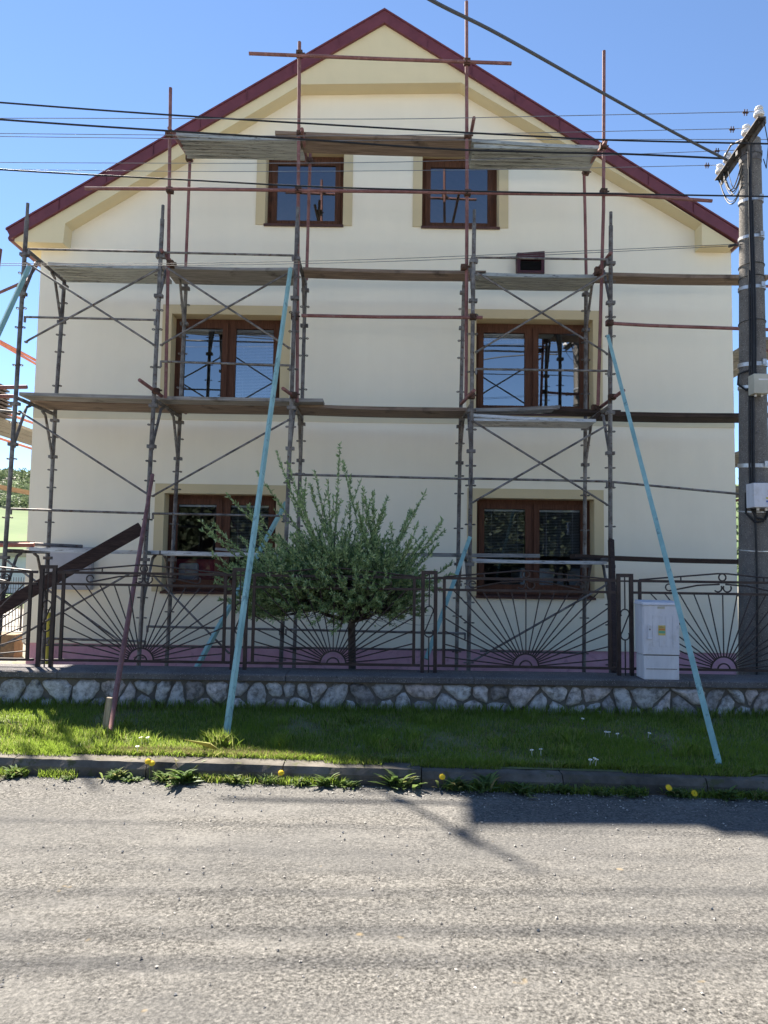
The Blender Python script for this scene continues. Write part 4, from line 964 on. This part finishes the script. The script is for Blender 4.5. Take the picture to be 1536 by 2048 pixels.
gm = leafmat('gravel', [(.10,.095,.09), (.28,.26,.24), (.45,.42,.38), (.6,.56,.5)], 0.0, .9)
n = 2600; gx = rng.uniform(-4.5, 4.5, n); gy = np.where(rng.random(n) < .45, 5.2-.05*gx-np.abs(rng.normal(0, .16, n))-.02, rng.uniform(.9, 5.0, n)); sz = rng.uniform(.0025, .0085, n)
oc = np.array([(1,0,0),(-1,0,0),(0,1,0),(0,-1,0),(0,0,1),(0,0,-1)])[[0,2,4, 2,1,4, 1,3,4, 3,0,4, 2,0,5, 1,2,5, 3,1,5, 0,3,5]]
V = oc[None]*sz[:,None,None]; jit = rng.uniform(.6, 1.4, (n, 1, 3)); th_ = rng.uniform(0, 6.28, n); c1_, s1_ = np.cos(th_)[:,None], np.sin(th_)[:,None]; V = V*jit
V = np.stack([V[...,0]*c1_-V[...,1]*s1_, V[...,0]*s1_+V[...,1]*c1_, V[...,2]*.7], -1)+np.stack([gx, gy, .004+sz*.3], 1)[:,None,:]
me = bpy.data.meshes.new('loose_gravel'); me.from_pydata([tuple(q) for q in V.reshape(-1, 3)], [], [(3*i, 3*i+1, 3*i+2) for i in range(n*8)]); me.materials.append(gm)
o = bpy.data.objects.new('loose_gravel', me); place(o, '', None, (0,0,0)); tag(o, 'fine loose gravel scattered over the asphalt and the gutter', 'gravel', kind='stuff')
# weeds in the gutter
def rosette(seed, nleaf=14, L=.09, W=.028, upright=.5):
    rs = random.Random(seed); m = MB()
    for i in range(nleaf):
        a_ = rs.uniform(0, 2*math.pi); u = Vector((math.cos(a_), math.sin(a_), 0)); s = Vector((-u.y, u.x, 0)); l = L*rs.uniform(.5, 1.2); e = rs.uniform(.15, upright+.6)
        r0 = Vector((rs.gauss(0, .035), rs.gauss(0, .018), 0)); pts = []
        for j in range(6):
            t = j/5; p = r0+u*l*t*math.cos(e*(1-.5*t))+Vector((0, 0, l*math.sin(e)*(t-.35*t*t)*1.3)); w_ = W*.5*(.25+math.sin(math.pi*min(t*1.05, 1))*.9)*(1 if j % 2 else .75)*(0 if j == 5 else 1)
            pts.append((p-s*w_+Vector((0,0,w_*.4)), p, p+s*w_+Vector((0,0,w_*.4))))
        vs_ = [q for pp in pts for q in pp]; m.add(vs_, [(j*3+q, j*3+q+1, j*3+q+4, j*3+q+3) for j in range(5) for q in range(2)])
    return m
protos = []
GW = 'weeds growing along the kerb'
WD = [(12,1530,1.0,0,'narrow weed at the far left end of the kerb'), (70,1530,1.2,1,'spreading weed against the sunlit kerb, second from the left'), (250,1545,1.1,2,'weed with fine leaves left of the pair of dandelions'),
      (265,1563,1.0,3,'flat bright rosette on the asphalt below the dandelion pair'), (345,1545,1.25,1,'wide low weed just right of the pair of dandelions'), (400,1535,1.7,4,'tall broad leaved weed, the tallest against the sunlit kerb'),
      (482,1548,1.1,2,'small leafy weed where the sunlit kerb ends'), (158,1543,.8,3,'tiny weed in the gap between the two left clumps'), (545,1550,.8,0,'weed at the foot of the single dandelion in the middle'),
      (612,1550,1.0,2,'first shaded weed right of the middle dandelion'), (660,1553,1.0,4,'shaded weed below the foot of the willow, near the road'), (705,1556,1.0,1,'low shaded weed directly below the willow trunk'), (800,1556,1.3,4,'grassy weed clump spilling over the kerb at the middle'),
      (905,1560,1.5,2,'big shaded clump right beside the small dandelion'), (960,1562,1.5,4,'tall shaded clump where the pole shadow crosses the kerb'), (1030,1568,1.4,1,'shaded clump overhanging the road shadow corner'), (1115,1575,1.1,2,'dark weed left of the tilted kerb stone joint'),
      (1190,1580,1.2,3,'low dark weed below the daisies'), (1260,1582,1.1,1,'dark weed below the white cabinet at the gutter'), (1345,1588,1.1,2,'weed left of the two right hand dandelions'), (1455,1595,1.2,4,'dark weed below the foot of the right turquoise pole'), (1515,1598,1.1,0,'weed at the right end of the kerb')]
pm = [rosette(i, *p).build('kerb_weed', weedm, None, loc=(0,0,0)) for i, p in enumerate([(60,.10,.011,1.0), (90,.085,.019,.6), (90,.08,.016,.8), (60,.06,.018,.2), (44,.11,.026,.9)])]
used = set()
for x, y, s_, k_, lab in WD:
    o = pm[k_]
    if k_ in used: o = o.copy(); COL.objects.link(o)
    used.add(k_); p = gnd(x, y, .0); p.y = kerbY(p.x)-.035 if k_ != 3 else min(p.y, kerbY(p.x)-.06); p.z = .004
    o.location = p; o.scale = (s_*random.uniform(.75, 1.1), s_*.8, s_*random.uniform(.6, 1.0)); o.rotation_euler = (0, 0, random.uniform(0, 6.28)); tag(o, lab, 'weed', GW)
def dandelion(x, y, Hs, label):
    yk = kerbY(at(x, y, 5.2).x)-.05; top = at(x, y, yk); top.z = max(top.z, .03); p = Vector((top.x+.012, yk+.01, .003))
    e = empty('dandelion', p, label, 'flower', 'yellow dandelions along the kerb')
    MB().tube([p, p.lerp(top, .5)+Vector((.008,0,0)), top], .0025, 5).build('stem', weedm, e)
    m = MB(); n = Vector((.1,-.75,.6)).normalized()
    m.lathe(top, [(.006,-.004),(.019,0),(.0205,.004),(.013,.009),(.004,.010)], 14, n)
    for j in range(26):
        a_ = 2*math.pi*j/26; u = n.orthogonal().normalized(); v_ = n.cross(u); d = (u*math.cos(a_)+v_*math.sin(a_)); s = n.cross(d)
        m.add([top+d*.01-s*.002+n*.004, top+d*.01+s*.002+n*.004, top+d*.024+s*.001+n*.007, top+d*.024-s*.001+n*.007], [(0,1,2,3)])
    m.build('flower_head', yel, e)
for q in [(296,1523,.09,'taller of the two dandelions side by side at the sunlit kerb'), (304,1527,.085,'lower of the two dandelions side by side at the sunlit kerb'), (562,1546,.06,'single dandelion in front of the middle of the kerb, right of the turquoise pole'),
          (884,1554,.05,'small half hidden dandelion in the shaded weeds'), (1337,1576,.05,'small dandelion just left of the last one on the right'), (1388,1587,.03,'rightmost dandelion, low on the asphalt edge')]: dandelion(*q)
dz0 = None
DS = [(285,1476,'leftmost lawn daisy'), (298,1475,'daisy right beside the leftmost one on the sunlit lawn'), (276,1493,'daisy near the kerb below the left pair'), (1064,1501,'daisy in the shaded middle of the lawn'), (1082,1500,'daisy just right of the one in the middle of the shaded lawn'),
      (1210,1463,'left daisy of the upper right pair on the lawn'), (1219,1465,'right daisy of the upper right pair on the lawn'), (1236,1468,'small daisy right of the upper pair'), (1180,1519,'left daisy of the trio above the kerb'), (1185,1516,'top daisy of the trio above the kerb'), (1191,1520,'right daisy of the trio above the kerb'), (1296,1466,'lone daisy left of the right turquoise pole'), (1163,1437,'lone daisy near the stone wall')]
m = MB(); m.tube([(0,0,-.04),(0,0,0)], .0015, 5)
for j in range(14):
    a_ = 2*math.pi*j/14; d = Vector((math.cos(a_), math.sin(a_)*.8, .35)); s = Vector((-d.y, d.x, 0))
    m.add([d*.003-s*.003, d*.003+s*.003, d*.013+s*.0026, d*.013-s*.0026], [(0,1,2,3)])
proto = m.build('daisy', wht, None, loc=(0,0,-.04)); c_ = MB().lathe(Vector((0,0,.002)), [(.004,0),(.0045,.002),(.002,.004)], 8); yc = c_.build('centre', yel, proto)
for i, (x, y, lab) in enumerate(DS):
    o = proto if i == 0 else proto.copy()
    if i:
        COL.objects.link(o); c2 = yc.copy(); COL.objects.link(c2); c2.parent = o
    p = gnd(x, y, .185); o.location = p-Vector((0,0,.04)); o.rotation_euler = (random.uniform(.1,.5), random.uniform(-.3,.3), 0); o.scale = (1.1,)*3; tag(o, lab+', white', 'flower', 'white daisies in the lawn')
# juniper clump and iris leaves in the yard
jb = at(510,1318,8.6); jb.z = ZY
jn = empty('low_juniper', jb, 'low dark rounded evergreen bush behind the fence, left of the willow trunk', 'bush')
n = 9000; u = rng.normal(0, 1, (n, 3)); u /= np.linalg.norm(u, axis=1)[:, None]; u[:,2] = np.abs(u[:,2]); rr = rng.uniform(.55, 1, n)[:, None]
Pj = np.array(jb)+u*rr*np.array((.46,.4,.33))*(1+.18*np.sin(u[:,:1]*9)); leaves(Pj, u, .05, .008, 'foliage', juniperm, jn, .6)
jt = MB()
for _ in range(12):
    a_ = random.uniform(0, 6.28); jt.tube([jb, jb+Vector((math.cos(a_)*.25, math.sin(a_)*.22, .18))], .008, 5)
jt.build('stems', twig, jn)
def blades(name, c, n, h, spread, label):
    e = MB()
    for i in range(n):
        p = c+Vector((random.gauss(0, spread), random.gauss(0, .06), 0)); t = p+Vector((random.gauss(0, .06), random.gauss(0, .05), h*random.uniform(.6, 1.15))); s = Vector((.009,.004,0))
        q = p.lerp(t, .55)+Vector((0,0,.02)); e.add([p-s, p+s, q+s*.8, t, q-s*.8], [(0,1,2,3,4)])
    return e.build(name, juniperm, None, label, 'plant')
c = at(760,1335,8.2); c.z = ZY; blades('iris_clump', c, 46, .30, .22, 'dark sword shaped leaves right of the willow trunk')
c = at(650,1335,8.1); c.z = ZY; blades('iris_clump', c, 30, .28, .14, 'dark sword shaped leaves left of the willow trunk, behind the half sun')
c = at(62,1335,8.6); c.z = ZY; blades('iris_clump', c, 12, .45, .10, 'few dark sword shaped leaves behind the left fence post')

# ------------------------------------------------------------------ beyond the house
def leafy(name, base, h, rx, rz, n, mat, label, cat, trunk=True, group=None, ls=.12, parent=None):
    e = empty(name, base, label, cat, group)
    cl = rng.normal(0, 1, (14, 3)); cl /= np.linalg.norm(cl, axis=1)[:, None]; cl *= rng.uniform(.3, .85, 14)[:, None]
    i = rng.integers(0, 14, n); off = rng.normal(0, .22, (n, 3)); Q = (cl[i]+off)*np.array((rx, rx, rz))+np.array(tuple(base))+np.array((0,0,h-rz))
    leaves(Q, cl[i], ls, ls*(.45 if ls < .2 else .9), 'crown', mat, e, .8)
    m = MB(); top = Vector(base)+Vector((0,0,h-rz)); m.tube([Vector(base), top], [.12*rx/2, .05*rx/2], 8)
    for _ in range(7):
        a_ = random.uniform(0, 6.28); m.tube([Vector(base).lerp(top, .6), top+Vector((math.cos(a_)*rx*.6, math.sin(a_)*rx*.6, random.uniform(0, rz*.5)))], [.04*rx/2, .01], 5)
    m.build('trunk', bark, e); return e
leafy('tree', Vector((8.6,15.5,ZY)), 3.9, 1.3, 1.4, 2500, bgleaf, 'thin leaved tree glimpsed between the right house corner and the pole', 'tree')
leafy('shrub', Vector((8.2,13.2,ZY)), 1.5, .8, .8, 2500, weedm, 'bright green shrub at the lower right house corner, behind the pole', 'shrub')
leafy('shrub', Vector((-15.0,24,ZY)), 2.9, 1.0, 1.4, 1600, bgleaf, 'pale leafy shrub at the left edge behind the first scaffold post', 'shrub')
# wooded slope
cy = rng.uniform(198, 292, 1500); cx = cy*rng.uniform(-.80, -.42, 1500); cz = np.array([hill_h(a_, b_) for a_, b_ in zip(cx, cy)]); sz_ = rng.uniform(.7, 1.7, 1500)
n = 62000; i = rng.integers(0, 1500, n); u = rng.normal(0, 1, (n, 3)); u /= np.linalg.norm(u, axis=1)[:, None]; Q = np.stack([cx[i], cy[i], cz[i]+sz_[i]*.6], 1)+u*sz_[i][:,None]*np.array((1.1,1.1,.9))*rng.uniform(.7,1.0,n)[:,None]
e = leaves(Q, u, .75, .6, 'hillside_wood', leafmat('wood_leaves', [(.08,.115,.05), (.14,.18,.09), (.20,.235,.13)], .3), None, .6)
tag(e, 'pale green woodland covering the distant hillside on the left', 'woodland', kind='stuff')
e = MB().tube([Vector((-24.6,45,ZY)), Vector((-24.6,45,4.9))], [.16,.10], 8).bar((-25.2,45,4.7), (-24.0,45,4.7), .08, .08).build('distant_pole', polec, None, 'small grey concrete pole standing in the meadow far behind the left scaffold post', 'pole')
# neighbour's buildings at the left
rt = speck('dark_roof_tiles', (.05,.04,.04), (.10,.08,.08), 6, .8)
ts = MB()  # tile stack takes the place of a neighbour's tiled roof
for i in range(9):
    z = 3.84+i*.062; ox = random.uniform(-.02,.02); ts.hexa([(-6.75+ox,11.1,z),(-6.10+ox-i*.012,11.1,z-.0),(-6.10+ox-i*.012,11.5,z),(-6.75+ox,11.5,z),(-6.75+ox,11.1,z+.09+i*.006),(-6.10+ox-i*.012,11.1,z+.03),(-6.10+ox-i*.012,11.5,z+.03),(-6.75+ox,11.5,z+.09+i*.006)])
ts.build('tiled_roof_standin', rt, None, 'stack of dark roof tiles made up in place of a tiled roof at the left edge', 'tiles')
gr = empty('shed', (-20, 34, ZY), 'low pale shed beyond the mesh fence at the left edge', 'shed')
MB().box((-24, 34, ZY), (-15.0, 38, 1.55)).build('wall', speck('pale_shed', (.55,.58,.62), (.65,.68,.72), 1, .8), gr); MB().box((-24.2, 33.8, 1.56), (-14.8, 38.2, 1.75)).build('roof', speck('shed_roof', (.3,.26,.2), (.4,.34,.26), 1, .8), gr)
def meshfence(name, x0, x1, Y, z0, z1, step, r, label):
    e = empty(name, ((x0+x1)/2, Y, z0), label, 'fence'); m = MB(); x = x0
    while x <= x1: m.box((x-r, Y-r, z0), (x+r, Y+r, z1)); x += step
    z = z0+.1
    while z <= z1: m.box((x0, Y+r*1.2, z-r*.7), (x1, Y+r*2.4, z+r*.7)); z += .25
    m.build('wire_mesh', galvd, e); x = x0
    while x <= x1+.01: MB().tube([(x, Y+.05, z0), (x, Y+.05, z1+.05)], .025, 8).build('post', galvd, e); x += 2.5
meshfence('mesh_fence', -24, -11.0, 25.5, ZY, .85, .09, .007, 'far grey wire mesh fence across the green meadow at the left')
meshfence('mesh_fence', -13, -7.3, 15.8, ZY+.1, .48, .07, .006, 'near dark wire mesh fence above the brown low wall at the left')
MB().box((-14, 12.3, ZY-.05), (-6.3, 12.6, .25)).build('low_wall', speck('brown_low_wall', (.17,.11,.06), (.28,.19,.11), 5, .9, 0, 30, .6), None, 'low brown retaining wall beside the left house corner', 'wall')
grid('side_path', -60, -7.0, 4, lambda x: 16.5, lambda x: 23.5, 2, lambda x, y, t: ZY+.012, speck('pale_path', (.24,.22,.19), (.30,.28,.25), 1, .9), 'structure')
grid('meadow', -90, -7.0, 6, lambda x: 24, lambda x: 58.5, 4, lambda x, y, t: ZY+.010, hillm)
m = MB()
for i, (x, y, s_) in enumerate([(-6.7,10.0,.22),(-6.2,9.4,.18),(-7.3,9.7,.2),(-5.9,8.8,.12),(-6.9,8.9,.16)]):
    m.lathe(Vector((x,y,ZY-.02)), [(s_,0),(s_*.9,s_*.3),(s_*.5,s_*.5),(s_*.1,s_*.55)], 9)
m.build('white_rubble', speck('rubble_white', (.55,.53,.5), (.7,.68,.65), 8, .9, 0, 30, .5), None, 'heap of whitish rubble behind the fence at the left edge', 'rubble')
m = MB(); a = at(98,1331,7.6); m.box((a.x, 7.42, .505), (a.x+.45, 7.47, .52)) if False else None
# across the street (only seen mirrored in the window panes)
ah = empty('house_across_street', (-4, -24, 0), 'plain white house across the street, seen only as a reflection in the panes', 'house')
MB().box((-4, -31, .0), (6, -22, 4.6)).build('wall', speck('white_wall_far', (.62,.62,.6), (.7,.7,.68), 1, .9), ah)
MB().prism([(-4.6, 4.5), (1, 7.4), (6.6, 4.5)], -31.5, -21.5).build('roof', speck('brown_roof_far', (.10,.05,.035), (.14,.07,.05), 2, .9), ah)
for x in (-1.6, .6, 3.2): MB().box((x, -21.98, 1.1), (x+1.1, -21.94, 2.4)).build('window', black, ah)
for i, (x, y, h) in enumerate([(-9,-12,6.3), (-5.2,-12,6.0), (9,-13,6.4), (3.2,-11.5,5.1), (-13,-14,6.6), (13,-13,6.2)]):
    leafy('garden_tree', Vector((x,y-6,.0)), h*1.15, 3.2, h*.5, 7000, darkleaf, 'garden tree across the street, '+['second','third','fifth','fourth','first','sixth'][i]+' from the left house corner side', 'tree', group='trees across the street', ls=.34)
hg = empty('backdrop', (0, -20, 0), 'tall dark hedge added unseen behind the camera to darken the pane reflections', 'backdrop')
MB().box((-24, -20.4, 0), (24, -19.8, 6.0)).build('backdrop_core', juniperm, hg)  # leafy box added out of view to keep the ground floor reflections dark
n = 30000; Q = np.stack([rng.uniform(-24, 24, n), rng.uniform(-19.9, -19.4, n), rng.uniform(0, 6.3, n)], 1); u = rng.normal(0, 1, (n, 3)); u[:,1] = np.abs(u[:,1])
leaves(Q, u, .28, .2, 'foliage', juniperm, hg, .5)
# furniture inside the ground floor panes, one piece made up for a reflection
fz = RC['g1'][1]-.5
tb_ = empty('dining_table', (at(1125,1150,12.6).x, 12.6, fz), 'table with a white cloth inside the right ground floor window', 'table')
cx_ = WL[tb_].x; MB().box((cx_-.85, 12.1, fz+.2), (cx_+.85, 13.0, fz+.95)).build('tablecloth', wht, tb_, bevel=.03)
m = MB(); m.box((cx_-.8,12.15,fz+.12),(cx_+.8,12.21,fz+.19)); m.box((cx_-.8,12.15,fz), (cx_-.74,12.21,fz+.2)); m.box((cx_+.74,12.15,fz), (cx_+.8,12.21,fz+.2)); m.build('table_legs', wdark, tb_)
sx_ = at(1120,1150,12.0).x; stl = empty('bar_stool', (sx_, 11.95, fz), 'dark stool in front of the white table inside the right ground floor window', 'stool')
MB().lathe(Vector((sx_, 11.95, fz+.92)), [(.16,0),(.18,.03),(.17,.07),(.1,.08)], 16).build('seat', darkhole, stl)
for dx, dy in ((-.14,-.1),(.14,-.1),(-.12,.12),(.12,.12)): MB().tube([(sx_+dx*.5, 11.95+dy*.5, fz+.92), (sx_+dx*1.5, 11.95+dy*1.5, fz)], .02, 6).build('leg', darkhole, stl)
ax_ = at(385,1160,12.1).x; ac = empty('car_standin', (ax_, 12.1, fz), 'red armchair shape made up for the car reflected in the left ground floor pane', 'car_standin')  # made up in place of a red car mirrored in this pane
rdf = speck('standin_red', (.5,.05,.08), (.6,.08,.1), 20, .9)
MB().box((ax_-.38,11.9,fz+.2), (ax_+.38,12.4,fz+.62)).build('seat', rdf, ac, bevel=.04); MB().box((ax_-.38,12.35,fz+.4), (ax_+.38,12.5,fz+1.02)).build('backrest', rdf, ac, bevel=.04)
MB().box((ax_-.28,12.2,fz+.63), (ax_+.05,12.34,fz+.95)).build('cushion', wht, ac, bevel=.04)
for s_ in (-1, 1): MB().box((ax_+s_*.38, 11.9, fz+.2), (ax_+s_*.5, 12.45, fz+.78)).build('armrest', rdf, ac, bevel=.03)
